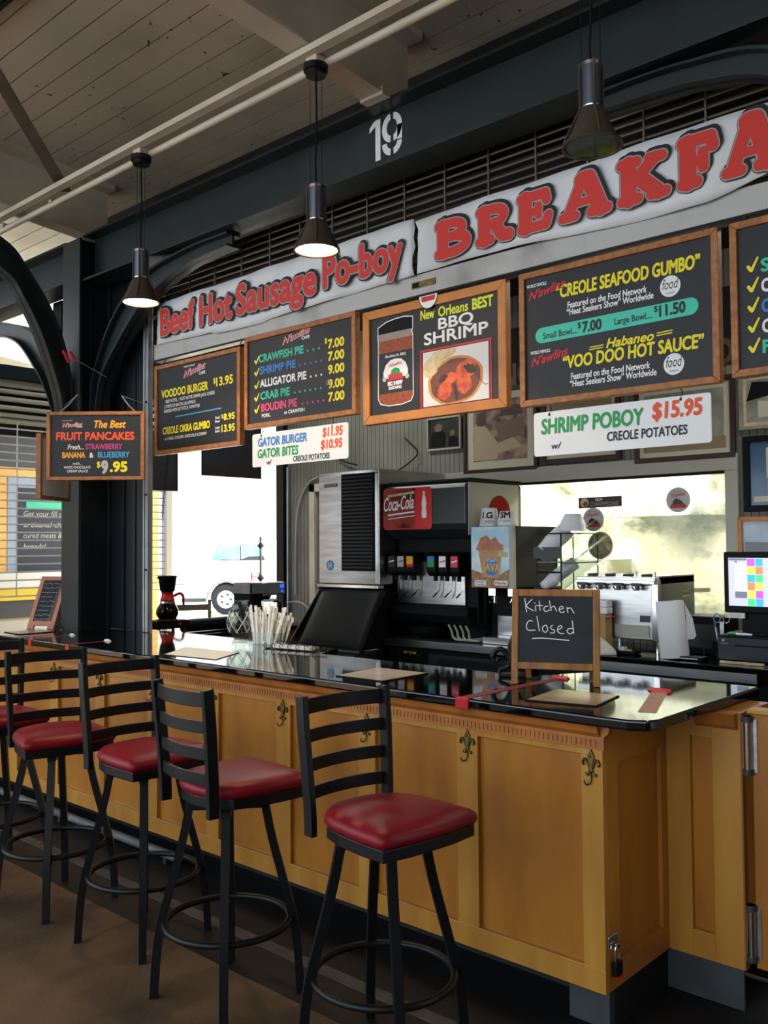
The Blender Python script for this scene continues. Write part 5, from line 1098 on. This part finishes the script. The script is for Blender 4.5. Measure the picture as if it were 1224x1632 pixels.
for j in range(nv):
    v = j/(nv-1)
    for i in range(nu):
        a = 2*math.pi*i/nu; rr = (1-v**1.6)*(1+.13*math.sin(3*a+1)+.08*math.sin(7*a)+rnd.uniform(-.05, .05)); vs.append((-2.83+.13*rr*math.cos(a)+.02*v, 5.035+.07*rr*math.sin(a), ZK+.105*v**1.0*(1+.1*math.sin(4*a))))
for j in range(nv-1):
    for i in range(nu): fs.append((j*nu+i, j*nu+(i+1) % nu, (j+1)*nu+(i+1) % nu, (j+1)*nu+i))
build('cleaning_rag', MB().add(vs, fs, 'rag'), smooth=70, sub=1, label='crumpled off white rag on the back counter right of the Kitchen Closed easel', cat='rag')
t = thing('small_tray', 'low black dish in front of the steel warmer', 'dish', (-2.68, 5.14, ZK)); build('dish', MB().box(-2.76, -2.60, 5.10, 5.19, ZK, ZK+.018, 'black_plastic'), t, bevel=.006); build('scraps', MB().box(-2.72, -2.68, 5.12, 5.16, ZK+.018, ZK+.04, 'foam').box(-2.70, -2.64, 5.13, 5.15, ZK+.018, ZK+.026, 'p_bread'), t)
t = thing('paper_towel_roll', 'standing roll of white paper towel leaning on the back counter', 'paper towel', (-2.40, 5.13, ZK))
tw = Matrix.Translation((-2.355, 5.12, ZK+.003)) @ rot('Y', -5)
build('roll', MB().lathe([(.02, 0), (.082, 0), (.083, .004), (.079, .325), (.076, .33), (.02, .33), (.02, 0)], 'towel', n=32, T=tw), t, smooth=40); build('loose_sheet', MB().add([(.07, .04, .32), (.105, .06, .22), (.12, .05, .12), (.10, .06, .1), (.08, .03, .3), (.075, .03, .1)], [(0, 1, 5, 4), (1, 2, 3, 5)], 'towel', tw), t, solid=.001)
build('core', MB().lathe([(.019, .0), (.019, .331)], 'cardboard', n=16, T=tw), t)

# till, cash drawer and the clutter round them
t = thing('cash_drawer', 'black cash drawer under the till screen', 'cash drawer', (-1.85, 5.4, ZK)); build('body', MB().box(-2.135, -1.70, 5.20, 5.64, ZK, 1.125, 'black_plastic'), t, bevel=.006)
build('front', MB().box(-2.125, -1.71, 5.19, 5.20, ZK+.008, 1.11, 'dark_plastic').box(-2.03, -1.80, 5.187, 5.19, 1.065, 1.073, 'black_plastic'), t); build('logo_mark', MB().disc((-2.095, 5.188, 1.095), .01, 't_grey', 12).poly([(-2.11, 5.188, 1.075), (-2.07, 5.188, 1.075), (-2.07, 5.188, 1.079), (-2.11, 5.188, 1.079)], 't_grey'), t)
t = thing('wooden_strip', 'pale wooden strip lying in front of the cash drawer', 'strip', (-2.0, 5.1, ZK)); build('strip', MB().box(-2.07, -1.83, 5.07, 5.09, ZK, ZK+.012, 'p_bread'), t)
t = thing('till_screen', 'black point of sale touchscreen with coloured buttons above the cash drawer', 'till', (-1.85, 5.35, 1.126))
mat('scr_bg', '#c8cad6', .2, emit='#c8cad6', es=.75); mat('scr_white', '#eeeaf0', .2, emit='#eeeaf0', es=.8); mat('scr_dark', '#6e7388', .2, emit='#6e7388', es=.7)
for n, h in dict(s_mag='#d253d8', s_yel='#e4e04a', s_cya='#38b6dc', s_ora='#f08a50', s_grn='#46dc8c').items(): mat(n, h, .2, emit=h, es=.75)
build('bezel', MB().box(-2.11, -1.62, 5.25, 5.30, 1.25, 1.60, 'black_plastic'), t, bevel=.008); build('stand', MB().prism([(5.28, 1.126), (5.28, 1.26), (5.36, 1.30), (5.50, 1.126)], -2.02, -1.72, 'black_plastic', 'YZ').box(-2.08, -1.66, 5.22, 5.5, 1.126, 1.14, 'black_plastic'), t, bevel=.004)
q = MB(); y0 = 5.248
def sq(a, b, c, d, m, dy=0): q.poly([(a, y0-dy, c), (b, y0-dy, c), (b, y0-dy, d), (a, y0-dy, d)], m)
sq(-2.08, -1.65, 1.29, 1.565, 'scr_bg'); sq(-2.043, -1.975, 1.375, 1.535, 'scr_white', .0008); sq(-2.043, -1.975, 1.335, 1.373, 'scr_dark', .0008); sq(-2.078, -1.975, 1.55, 1.562, 'scr_dark', .0008); sq(-2.043, -2.03, 1.537, 1.549, 'scr_dark', .0008)
for k, m in enumerate(('s_mag', 's_yel', 's_cya', 's_ora', 's_yel', 's_grn')): sq(-1.972, -1.93, 1.518-.0455*k, 1.56-.0455*k, m, .0008); sq(-1.925, -1.885, 1.518-.0455*k, 1.56-.0455*k, ('s_cya', 's_ora', 's_grn', 's_yel', 's_mag', 's_cya')[k], .0008)
build('screen', q, t, label='lit screen with a column of coloured buttons')
q = MB().box(-2.105, -1.99, 5.244, 5.25, 1.22, 1.25, 'paper'); q.text('2', -2.10, -2.09, 1.225, .012, 't_black', 5.2435, bold=.03)
for z in (1.24, 1.232, 1.224): q.poly([(-2.08, 5.2435, z), (-2.005, 5.2435, z), (-2.005, 5.2435, z+.002), (-2.08, 5.2435, z+.002)], 't_grey')
build('sticker', q, t)
for lb, m, x0, x1, y, z in (('green and white pen lying on the cash drawer', 't_green', -2.08, -1.94, 5.215, 1.132),):
    t = thing('marker_pen', lb, 'pen', ((x0+x1)/2, y, z-.007)); build('barrel', MB().tube([(x0+.04, y, z), (x1, y, z)], .0065, 'white', 8), t); build('cap', MB().tube([(x0, y, z), (x0+.05, y, z)], .0075, m, 8), t)
t = thing('white_lump', 'small white tape roll on the cash drawer near the right edge', 'tape roll', (-1.80, 5.22, 1.126)); build('roll', MB().cyl((-1.80, 5.23, 0), .03, 1.126, 1.145, 'white', 18), t, bevel=.003)
t = thing('receipt_printer', 'black receipt box between the paper towel roll and the till', 'printer', (-2.28, 5.45, ZK)); build('body', MB().box(-2.42, -2.17, 5.38, 5.62, ZK, 1.21, 'black_plastic'), t, bevel=.008); build('cover', MB().box(-2.40, -2.19, 5.375, 5.38, 1.02, 1.16, 'dark_plastic'), t)
t = thing('pen', 'blue and white pen standing in the black holder left of the till', 'pen', (-2.20, 5.345, 1.05)); build('barrel', MB().tube([(-2.185, 5.34, 1.06), (-2.205, 5.35, 1.15)], .005, 'white', 8), t); build('grip', MB().tube([(-2.205, 5.35, 1.15), (-2.216, 5.355, 1.215)], .006, 't_blue', 8), t)
t = thing('pen_holder', 'small black pen holder left of the till', 'holder', (-2.18, 5.34, ZK)); build('cup', MB().lathe([(.001, 0), (.03, 0), (.032, .085), (.029, .085), (.027, .004), (.001, .004)], 'black_plastic', (-2.185, 5.335, ZK), 18), t, smooth=40)
t = thing('scissors', 'scissors standing with their loop handles up beside the pen', 'scissors', (-2.17, 5.36, 1.09))
for s in (-1, 1): build('handle', MB().tube([(-2.17+s*.028+.02*math.cos(a*.628), 5.36, 1.205+.028*math.sin(a*.628)) for a in range(10)], .004, 'trim_grey', 6, closed=True), t, smooth=60)
build('blades', MB().box(-2.182, -2.158, 5.358, 5.362, 1.07, 1.185, 'steel'), t)
t = thing('card_reader', 'small black card reader with a silver edge left of the cash drawer', 'card reader', (-2.24, 5.12, ZK)); build('base', MB().box(-2.30, -2.17, 5.06, 5.17, ZK, ZK+.02, 'black_plastic').box(-2.295, -2.19, 5.055, 5.06, ZK+.006, ZK+.014, 'steel'), t, bevel=.003); build('arm', MB().tube([(-2.29, 5.16, ZK+.02), (-2.29, 5.18, ZK+.07), (-2.21, 5.19, ZK+.07), (-2.20, 5.17, ZK+.02)], .004, 'iron', 6), t)

t = thing('hanging_chain', 'thin dark chain dangling beside the shutter post under the VOODOO BURGER board', 'chain', (-4.98, 3.43, 1.95)); mb = MB()
for k in range(16): mb.tube([(-5.0-.004*k+(.007*math.cos(a*.785) if k % 2 else 0), 3.425+(0 if k % 2 else .007*math.cos(a*.785)), 2.245-.026*k+.015*math.sin(a*.785)) for a in range(8)], .0022, 'iron', 5, closed=True)
build('links', mb, t)
# ================================================================== FRAMED PICTURES AND WALL LETTERING
mat('sepia', '#a98f78', .3, hex2='#59404a', nscale=9, ncon=(.42, .62), coat=.4); mat('mat_cream', '#c9c3b0', .45); mat('photo_dark', '#37392f', .25, hex2='#222420', nscale=6, coat=.4); mat('photo_grey', '#9b9a92', .35, hex2='#6f6c64', nscale=7)
mat('photo_blue', '#2f5f86', .3, hex2='#29506e', nscale=4, coat=.4); mat('photo_sky', '#8fa3bd', .3, hex2='#b8bfc9', nscale=5, coat=.4); mat('tan_mat', '#8f7c5c', .5); mat('sp_light', '#b5a58b', .4); mat('sp_dark', '#56403f', .4); mat('sp_mid', '#7c6558', .4); mat('face', '#6e5c4a', .5)
def picture(label, c, frame_m, fw, matw, mat_m, photo_m, extra=None, yy=5.79, tiltd=0):
    x0, x1, z0, z1 = c; t = thing('framed_picture', label, 'framed picture', ((x0+x1)/2, yy, z0), group=None)
    build('frame', frame_mb(x0, x1, z0, z1, yy-.022, yy, fw, frame_m), t, bevel=.003); build('mount', MB().box(x0+fw*.7, x1-fw*.7, yy-.008, yy-.002, z0+fw*.7, z1-fw*.7, mat_m), t)
    q = MB(); a, b, c_, d = x0+fw+matw, x1-fw-matw, z0+fw+matw, z1-fw-matw; y = yy-.0085; q.poly([(a, y, c_), (b, y, c_), (b, y, d), (a, y, d)], photo_m)
    if extra: extra(q, a, b, c_, d, y-.0006)
    build('photo', q, t); return t
def pp(q, a, b, c, d, y, pts, m): q.poly([(a+(b-a)*u, y, c+(d-c)*v) for u, v in pts], m)
def ex_cook(q, a, b, c, d, y):
    pp(q, a, b, c, d, y, [(0, .02), (.45, .02), (.5, .25), (.36, .42), (.2, .62), (.02, .6)], 'sp_light'); pp(q, a, b, c, d, y-.0005, [(.08, .6), (.2, .58), (.26, .66), (.25, .78), (.16, .83), (.07, .78), (.06, .68)], 'sp_dark')
    pp(q, a, b, c, d, y, [(.5, .72), (.92, .72), (.9, .88), (.55, .9)], 'sp_dark'); pp(q, a, b, c, d, y, [(.5, .3), (.95, .4), (.95, .68), (.42, .62)], 'sp_mid'); pp(q, a, b, c, d, y-.0005, [(.4, .1), (.9, .2), (.75, .36), (.45, .28)], 'sp_light')
picture('large framed sepia photograph of a cook in white above the soda fountain', (-4.385, -3.70, 2.21, 2.86), 'walnut', .03, .06, 'mat_cream', 'sepia', ex_cook)
def ex_two(q, a, b, c, d, y):
    pp(q, a, b, c, d, y, [(.02, 0), (.55, 0), (.55, .5), (.42, .6), (.12, .58), (.04, .45)], 'black_plastic'); pp(q, a, b, c, d, y, [(.62, 0), (.98, 0), (.95, .3), (.8, .38), (.68, .32)], 'black_plastic'); pp(q, a, b, c, d, y-.0005, [(.7, .38), (.85, .38), (.87, .55), (.78, .62), (.69, .55)], 'face'); pp(q, a, b, c, d, y-.0005, [(.18, .58), (.4, .6), (.44, .8), (.3, .9), (.16, .8)], 'face')
picture('small silver framed photograph of two people in black, left of the sepia picture', (-4.76, -4.41, 2.42, 2.69), 'trim_grey', .015, .012, 'photo_dark', 'photo_dark', ex_two)
picture('brown framed certificate on the wall behind the SHRIMP POBOY sign, left one', (-3.665, -3.02, 2.235, 2.75), 'walnut', .04, .03, 'mat_cream', 'tan_mat')
picture('large brown framed certificate with a tan band behind the SHRIMP POBOY sign', (-2.92, -2.225, 2.195, 2.73), 'walnut', .035, .04, 'mat_cream', 'photo_grey', lambda q, a, b, c, d, y: pp(q, a, b, c, d, y, [(-.02, -.02), (1.02, -.02), (1.02, .18), (-.02, .18)], 'tan_mat'))
picture('grey framed black and white photograph at the upper right above the blue picture', (-2.20, -1.75, 2.36, 2.72), 'photo_grey', .025, .02, 'p_bread', 'photo_grey', lambda q, a, b, c, d, y: (pp(q, a, b, c, d, y, [(0, .5), (.4, .6), (.5, .9), (.1, .95)], 'black_plastic'), pp(q, a, b, c, d, y-.0005, [(.2, .1), (.45, .12), (.48, .45), (.2, .5)], 'mat_cream')))
picture('black framed blue picture of a harbour scene at the right edge', (-2.18, -1.70, 1.845, 2.32), 'black_plastic', .04, .02, 'photo_blue', 'photo_blue', lambda q, a, b, c, d, y: (pp(q, a, b, c, d, y, [(.22, .42), (1, .42), (1, .95), (.22, .95)], 'mat_cream'), pp(q, a, b, c, d, y-.0004, [(.22, .1), (1, .1), (1, .42), (.22, .42)], 't_grey'), pp(q, a, b, c, d, y-.0004, [(0, 0), (1, 0), (1, .1), (0, .1)], 'mat_cream')))
def ex_two2(q, a, b, c, d, y):
    pp(q, a, b, c, d, y, [(0, 0), (1, 0), (1, .45), (0, .5)], 't_grey'); pp(q, a, b, c, d, y-.0004, [(.4, .0), (.75, .0), (.78, .55), (.6, .66), (.42, .5)], 't_gold'); pp(q, a, b, c, d, y-.0004, [(.45, 0), (.7, 0), (.72, .22), (.44, .22)], 't_red'); pp(q, a, b, c, d, y-.0008, [(.5, .64), (.64, .64), (.66, .8), (.57, .86), (.48, .8)], 'p_dark')
picture('orange wood framed colour photograph of people in yellow above the till', (-2.225, -1.70, 1.50, 1.815), 'orange_wood', .03, .012, 'photo_sky', 'photo_sky', ex_two2)
# dark band of wall lettering, partly hidden by the boards
t = thing('wall_sign', 'black band of wall with large tan letters half hidden behind the menu boards', 'sign', (-2.6, 5.79, 2.82)); build('band', MB().box(-4.6, .6, 5.785, 5.799, 2.80, 3.3, 'roll_dark'), t)
q = MB(); yb = 5.784
q.text('NG', -4.03, -3.73, 2.86, .17, 't_tan', yb, bold=.03); q.text('O', -2.40, -2.22, 2.80, .17, 't_tan', yb, bold=.03); build('lettering', q, t)
# cables on the wall left of the ice machine, white door casing
t = thing('wall_cable', 'grey cables drooping down the beadboard wall left of the ice machine', 'cable', (-6.4, 5.77, 1.1))
build('cable', MB().tube(smooth_path([(-6.06, 5.775, 2.28), (-6.2, 5.775, 2.22), (-6.33, 5.775, 2.0), (-6.37, 5.775, 1.6), (-6.37, 5.775, 1.2)], 6), .010, 'trim_grey', 7), t, smooth=60)
build('cable', MB().tube(smooth_path([(-6.5, 5.775, 1.12), (-6.3, 5.77, 1.13), (-6.15, 5.77, 1.05), (-6.08, 5.77, .97)], 5), .009, 'trim_grey', 7), t, smooth=60)
build('cable', MB().tube(smooth_path([(-5.95, 5.775, 2.6), (-5.75, 5.77, 2.42), (-5.55, 5.76, 2.36)], 5), .007, 'black_plastic', 6), t)
build('cable', MB().tube(smooth_path([(-5.0, 5.775, 2.55), (-4.85, 5.76, 2.42), (-4.95, 5.75, 2.33), (-5.05, 5.74, 2.28)], 5), .006, 'black_plastic', 6), t)
struct('trim_2', MB().box(-6.17, -6.10, 5.765, 5.8, .9, 2.22, 'cream').box(-6.17, -5.7, 5.765, 5.8, 2.15, 2.22, 'cream'))
struct('wall_left', MB().box(-6.62, -6.49, 3.48, 5.8, 2.88, 3.55, 'roll_dark'))
struct('trim_3', MB().box(-6.60, -6.50, 5.74, 5.80, 0, 3.55, 'black_metal').tube([(-6.47, 5.77, .9), (-6.47, 5.77, 2.4)], .012, 'alu', 8))

# ================================================================== STREET SIDE COUNTER AND COFFEE THINGS
ZS = .95
t = thing('street_counter', 'low wooden counter with a dark top along the street opening', 'counter', (-6.3, 4.7, 0))
build('top', MB().box(-6.52, -6.03, 3.85, 5.74, .915, ZS, 'granite'), t, bevel=.004); build('base', MB().box(-6.50, -6.06, 3.9, 5.72, 0, .915, 'maple'), t)
build('end_cabinet', MB().box(-6.03, -5.30, 5.55, 5.74, 0, .915, 'maple').box(-6.04, -5.28, 5.53, 5.75, .915, ZS, 'granite').box(-5.98, -5.85, 5.546, 5.55, .7, .86, 'maple_dark'), t)
t = thing('coffee_warmer', 'black hot plate with little feet carrying the red collared coffee pot', 'hot plate', (-6.25, 4.27, ZS))
build('plate', MB().box(-6.35, -6.15, 4.12, 4.42, 1.0, 1.065, 'black_plastic').cyl((-6.25, 4.28, 0), .085, 1.065, 1.072, 'dark_plastic', 24), t, bevel=.01)
for x, y in ((-6.17, 4.15), (-6.17, 4.39), (-6.33, 4.15), (-6.33, 4.39)): build('foot', MB().cyl((x, y, 0), .013, ZS, 1.0, 'grey_plastic', 8), t)
build('lamp_switch', MB().box(-6.15, -6.146, 4.32, 4.345, 1.025, 1.045, 'red_plastic'), t)
t = thing('coffee_pot', 'dark coffee pot with a red collar and handle on the hot plate', 'coffee pot', (-6.25, 4.28, 1.073))
build('bowl', MB().lathe([(.001, 0), (.07, 0), (.09, .04), (.088, .075), (.06, .13), (.05, .14)], 'coffee', (-6.25, 4.28, 1.073), 28), t, smooth=50)
build('collar', MB().lathe([(.05, .14), (.063, .15), (.05, .175), (.045, .2), (.05, .215)], 'red_plastic', (-6.25, 4.28, 1.073), 24), t, smooth=50); build('band', MB().lathe([(.067, .128), (.064, .142)], 'steel_polish', (-6.25, 4.28, 1.073), 24), t)
build('handle', MB().tube(smooth_path([(-6.23, 4.325, 1.255), (-6.21, 4.37, 1.275), (-6.20, 4.395, 1.25), (-6.20, 4.40, 1.18)], 4), .011, 'red_plastic', 8), t, smooth=60)
t = thing('filter_basket', 'black filter funnel sitting on top of the coffee pot', 'filter', (-6.25, 4.28, 1.29)); build('funnel', MB().lathe([(.045, 0), (.058, .012), (.073, .12), (.078, .125), (.074, .13), (.001, .125)], 'black_plastic', (-6.25, 4.28, 1.289), 24), t, smooth=40); build('tab', MB().box(-6.26, -6.24, 4.19, 4.22, 1.395, 1.412, 'black_plastic'), t)
t = thing('thermal_sleeve', 'long dark cylinder with a lime green end lying behind the coffee pot', 'container', (-6.25, 4.66, ZS)); build('cylinder', MB().tube([(-6.25, 4.43, 1.005), (-6.25, 4.87, 1.003)], .053, 'black_plastic', 20), t, smooth=40); build('end_cap', MB().tube([(-6.25, 4.87, 1.003), (-6.25, 4.94, 1.003)], .0545, 'lime', 20), t, smooth=40, label='lime green end')
t = thing('beige_canister', 'small beige canister at the edge of the shutter post', 'canister', (-6.25, 4.05, ZS)); build('body', MB().cyl((-6.28, 4.07, 0), .045, ZS, 1.2, 'tan_mat', 20), t, smooth=40); build('lid', MB().cyl((-6.28, 4.07, 0), .047, 1.2, 1.215, 'mat_cream', 20), t)
t = thing('coffee_maker', 'black and steel drip coffee maker with a blue display', 'coffee maker', (-6.2, 5.2, ZS))
build('base', MB().box(-6.34, -6.08, 5.02, 5.40, ZS, .985, 'black_plastic'), t, bevel=.008); build('reservoir', MB().box(-6.34, -6.10, 5.02, 5.16, .985, 1.335, 'black_plastic'), t, bevel=.01); build('brew_head', MB().box(-6.34, -6.10, 5.16, 5.41, 1.225, 1.335, 'steel'), t, bevel=.012, label='brushed steel brew head'); build('steel_band', MB().box(-6.0995, -6.095, 5.03, 5.40, 1.245, 1.33, 'alu').box(-6.33, -6.11, 5.013, 5.019, 1.245, 1.33, 'alu'), t)
mat('lcd', '#1530ff', .3, emit='#2040ff', es=2.5); build('display', MB().box(-6.10, -6.092, 5.345, 5.385, 1.285, 1.315, 'lcd')  .box(-6.10, -6.092, 5.355, 5.375, 1.245, 1.265, 'lcd'), t, label='glowing blue display')
build('basket', MB().lathe([(.03, 1.185), (.05, 1.225)], 'black_plastic', (-6.20, 5.27, 0), 16), t); build('carafe', MB().lathe([(.001, .986), (.062, .986), (.07, 1.03), (.065, 1.12), (.045, 1.165), (.05, 1.18)], 'clear_glass', (-6.20, 5.27, 0), 24), t, smooth=50); build('carafe_handle', MB().tube(smooth_path([(-6.17, 5.33, 1.16), (-6.15, 5.38, 1.16), (-6.15, 5.385, 1.10), (-6.16, 5.35, 1.03)], 4), .010, 'black_plastic', 8), t, smooth=60); build('coffee', MB().cyl((-6.20, 5.27, 0), .06, .99, 1.06, 'coffee', 20), t)

# ================================================================== OUTSIDE
struct('ground_street', MB().box(-60, -9.8, -20, 45, -.12, -.02, 'mat_cream'))
struct('ceiling_arcade', MB().box(-11, -6.62, 3.76, 7.2, 4.17, 4.2, 'white'))
struct('light_block_right', MB().box(2.6, 2.7, -9, 3.68, 0, 4.15, 'brown'))  # unseen dark wall added to cut light coming from the right
struct('floor_arcade', MB().box(-9.8, -6.6, 2.27, 12, -.1, -.003, 'mat_cream'))
mat('facade', '#e6e4de', .7, hex2='#dcd9d0', nscale=1)
t = thing('street_building', 'pale building across the bright street', 'building', (-34, 22, 0)); build('wall', MB().box(-40, -34, 2, 45, 0, 9, 'facade'), t)
for k in range(7): 
    w = build('window', MB().box(-34.0, -33.93, 5+5*k, 6.4+5*k, 3.2, 5.2, 'white'), t); build('pane', MB().box(-33.93, -33.92, 5.15+5*k, 6.25+5*k, 3.35, 5.05, 'plastic_white'), w)
build('cornice', MB().box(-34.3, -34, 2, 45, 6.2, 6.6, 'facade'), t)
# grille of the next opening, its rolled top and the stall behind it
t = thing('security_grille', 'white rod grille of the side opening left of the dark column', 'grille', (-7.4, 3.4, 1.1)); mb = MB(); z = 1.25
while z < 2.72: mb.tube([(-7.4, .8, z), (-7.4, 5.03, z)], .0075, 'rod_white', 6); z += .0665
build('rods', mb, t)
mb = MB()
for y in (1.0, 1.5, 2.0, 2.5, 3.0, 3.58, 4.2, 4.8): mb.box(-7.405, -7.395, y-.004, y+.004, 1.24, 2.72, 'rod_white')
build('links', mb, t); mb = MB()
for i in range(16):
    a = i*.42; mb.tube([(-7.45+.12*math.cos(a), .8, 2.88+.17*math.sin(a)), (-7.45+.12*math.cos(a), 4.9, 2.88+.17*math.sin(a))], .018, 'mat_cream', 6)
build('coil', mb, t); build('hood', MB().box(-7.62, -7.30, .8, 5.05, 3.06, 3.16, 'steel_dark').box(-7.64, -7.615, .8, 5.05, 2.62, 3.06, 'steel_dark').box(-7.62, -7.3, 4.95, 4.975, 2.62, 3.06, 'steel_dark'), t); build('end_post', MB().box(-7.44, -7.36, 5.03, 5.09, 0, 3.1, 'white'), t)  # plates below the hood are added to keep sun off the coil
build('inner_post', MB().box(-7.43, -7.37, .74, .8, 0, 3.1, 'white'), t)
t = thing('market_stall', 'yellow tiled stall front with a big chalkboard behind the side grille', 'stall', (-9.7, 5, 0))
mat('tile_yellow', '#e7b266', .4, hex2='#e0a552', nscale=3); mat('tile_blue', '#8fa0bf', .4)
mat('stall_board', '#2c3145', .6); mat('stall_grey', '#4b4d58', .6); mat('stall_yellow', '#f0d040', .5)
build('tiles', MB().box(-9.8, -9.62, 0, 6.45, 0, 2.53, 'tile_yellow'), t); build('blue_tiles', MB().box(-9.62, -9.612, 4.55, 6.2, 1.0, 2.42, 'tile_blue'), t); build('chalkboard', MB().box(-9.612, -9.60, 4.65, 6.15, 1.0, 2.31, 'stall_board').box(-9.60, -9.598, 4.75, 6.1, 2.09, 2.17, 't_teal'), t)
q = MB()
for s, z in (('Get your fill of our', 2.0), ('artisanal cheese', 1.88), ('cured meats & fresh', 1.76), ('breads!', 1.64)): q.text(s, 0, .62 if len(s) > 9 else .26, 0, .06, 't_chalk', 0, T=Matrix.Translation((-9.597, 4.72, z)) @ rot('Z', 90), shear=.2)
build('lettering', q, t, label='white chalk handwriting')
build('upper_wall', MB().box(-9.8, -9.62, 0, 6.45, 2.53, 3.2, 'stall_grey'), t); build('counter_top', MB().box(-9.6, -9.0, 1, 5.9, 1.24, 1.40, 'white'), t, bevel=.01); build('counter_band', MB().box(-9.58, -9.02, 1, 5.88, 1.12, 1.235, 'stall_yellow'), t); build('counter_base', MB().box(-9.55, -9.05, 1, 5.85, 0, 1.12, 'stall_grey'), t)
# white roof truss seen under the far arch
t = thing('roof_truss', 'white painted truss under the bright roof beyond the column', 'truss', (-8.5, 4.2, 3.2)); mb = MB(); mb.bar([(-9.4, 3.0, 3.0), (-9.4, 8, 3.0)], .14, .16, 'cream'); mb.bar([(-9.4, 3.0, 3.75), (-9.4, 8, 3.2)], .10, .12, 'cream'); build('chord', mb, t); mb = MB(); mb.bar([(-9.4, 4.2, 3.0), (-9.4, 4.6, 3.6)], .08, .1, 'cream'); mb.bar([(-9.4, 5.4, 3.0), (-9.4, 5.0, 3.5)], .08, .1, 'cream'); build('strut', mb, t)
# the parked white pickup
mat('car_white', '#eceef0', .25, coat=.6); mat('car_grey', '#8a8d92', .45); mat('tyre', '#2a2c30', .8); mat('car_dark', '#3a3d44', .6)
ang = math.degrees(math.atan2(14.591-13.758, -17.443+18.359)); t = thing('parked_car', 'white van parked in the bright street beyond the coffee maker', 'car', (-18.1, 14.1, -.02), 42.2)
def L(pts): return pts
body = [(-1.0, .42), (-1.05, .62), (-1.02, .9), (-.9, 1.26), (-.5, 1.32), (-.25, 1.7), (.0, 1.8), (3.3, 1.8), (3.75, 1.5), (3.82, .5), (3.75, .36), (2.95, .36), (2.9, .55), (2.72, .72), (2.45, .78), (2.18, .72), (2.0, .55), (1.95, .36), (.5, .36), (.45, .55), (.27, .72), (0, .80), (-.27, .72), (-.45, .55), (-.5, .36), (-.95, .34)]
build('body', MB().prism(body, .0, 1.75, 'car_white'), t, local=True, bevel=.03)
build('side_glass', MB().prism([(-.36, 1.33), (-.2, 1.70), (.34, 1.72), (.34, 1.33)], -.012, .02, 'car_glass').prism([(.39, 1.33), (.39, 1.72), (.84, 1.70), (.96, 1.33)], -.012, .02, 'car_glass'), t, local=True, label='blue tinted side windows')
build('window_frame', MB().bar([(.365, -.014, 1.32), (.365, -.014, 1.70)], .02, .03, 'car_dark').prism([(-.18, 1.33), (-.1, 1.36), (.2, 1.34), (.4, 1.36), (.55, 1.42), (.92, 1.44), (.97, 1.33)], -.02, -.013, 'car_dark'), t, local=True)
mat('car_shade_grey', '#a4a7ab', .4); build('sill', MB().box(-1.06, -.47, -.012, .03, .34, .62, 'car_shade_grey').box(.47, 1.98, -.012, .03, .34, .62, 'car_shade_grey').box(2.92, 3.8, -.012, .03, .34, .62, 'car_shade_grey').box(-1.1, -.5, -.014, .03, .30, .40, 'car_dark').box(.5, 1.98, -.014, .03, .30, .38, 'car_dark'), t, local=True)  # grey boxes paint shading onto the lower half of the white body
for x in (0, 2.45):
    T = Matrix.Translation((x, .10, .37)) @ rot('X', 90)
    w = build('wheel', MB().lathe([(.2, -.09), (.34, -.1), (.37, -.06), (.37, .09), (.34, .12), (.22, .12)], 'tyre', n=32, T=T), t, smooth=40, local=True); m_ = MB().lathe([(.001, .07), (.06, .10), (.2, .09), (.225, .12), (.225, .0)], 'car_white', n=28, T=T)
    for k in range(5): m_.cbox((.12*math.cos(k*1.257), .12*math.sin(k*1.257), .095), (.06, .05, .02), 'car_dark', T)
    build('rim', m_, w, smooth=40, local=True)
    m_ = MB(); P = [(x+.46*math.cos(R(a)), .36+.46*math.sin(R(a))) for a in range(0, 181, 12)]
    for p0_, p1_ in zip(P, P[1:]): m_.bar([(p0_[0], -.012, p0_[1]), (p1_[0], -.012, p1_[1])], .05, .05, 'car_grey')
    build('wheel_arch', m_, t, local=True); build('arch_liner', MB().prism([(x+.44*math.cos(R(a)), .36+.44*math.sin(R(a))) for a in range(0, 181, 12)], .3, .34, 'car_dark'), t, local=True)
q = MB()
q.text('H', .62, .84, .82, .2, 't_red', -.004, bold=.0); build('lettering', q, t, local=True, label='red letter H on the door')
# slim street sign post
t = thing('street_post', 'slim dark finialled post standing just outside by the beadboard wall', 'post', (-7.2, 6.05, 0)); build('post', MB().tube([(-7.2, 6.05, 0), (-7.2, 6.05, 1.75)], .012, 'grey_plastic', 8), t)
for z in (1.33, 1.66): build('finial', MB().lathe([(.012, z-.03), (.04, z), (.012, z+.03)], 'iron', (-7.2, 6.05, 0), 10), t)
# chair and table out in the light
t = thing('cafe_chair', 'dark back of a cafe chair outside behind the lime ended cylinder', 'chair', (-8.6, 6.2, 0), 60)
build('top_rail', MB().box(-.2, .2, -.012, .012, .93, 1.0, 'black_metal'), t, local=True); 
for s in (-1, 1): build('post', MB().box(s*.21-.018, s*.21+.018, -.018, .018, 0, 1.05, 'black_metal'), t, local=True); build('front_leg', MB().box(s*.2-.015, s*.2+.015, .36, .39, 0, .62, 'black_metal'), t, local=True)
build('seat', MB().box(-.21, .21, -.01, .4, .62, .66, 'vinyl'), t, local=True, bevel=.01)
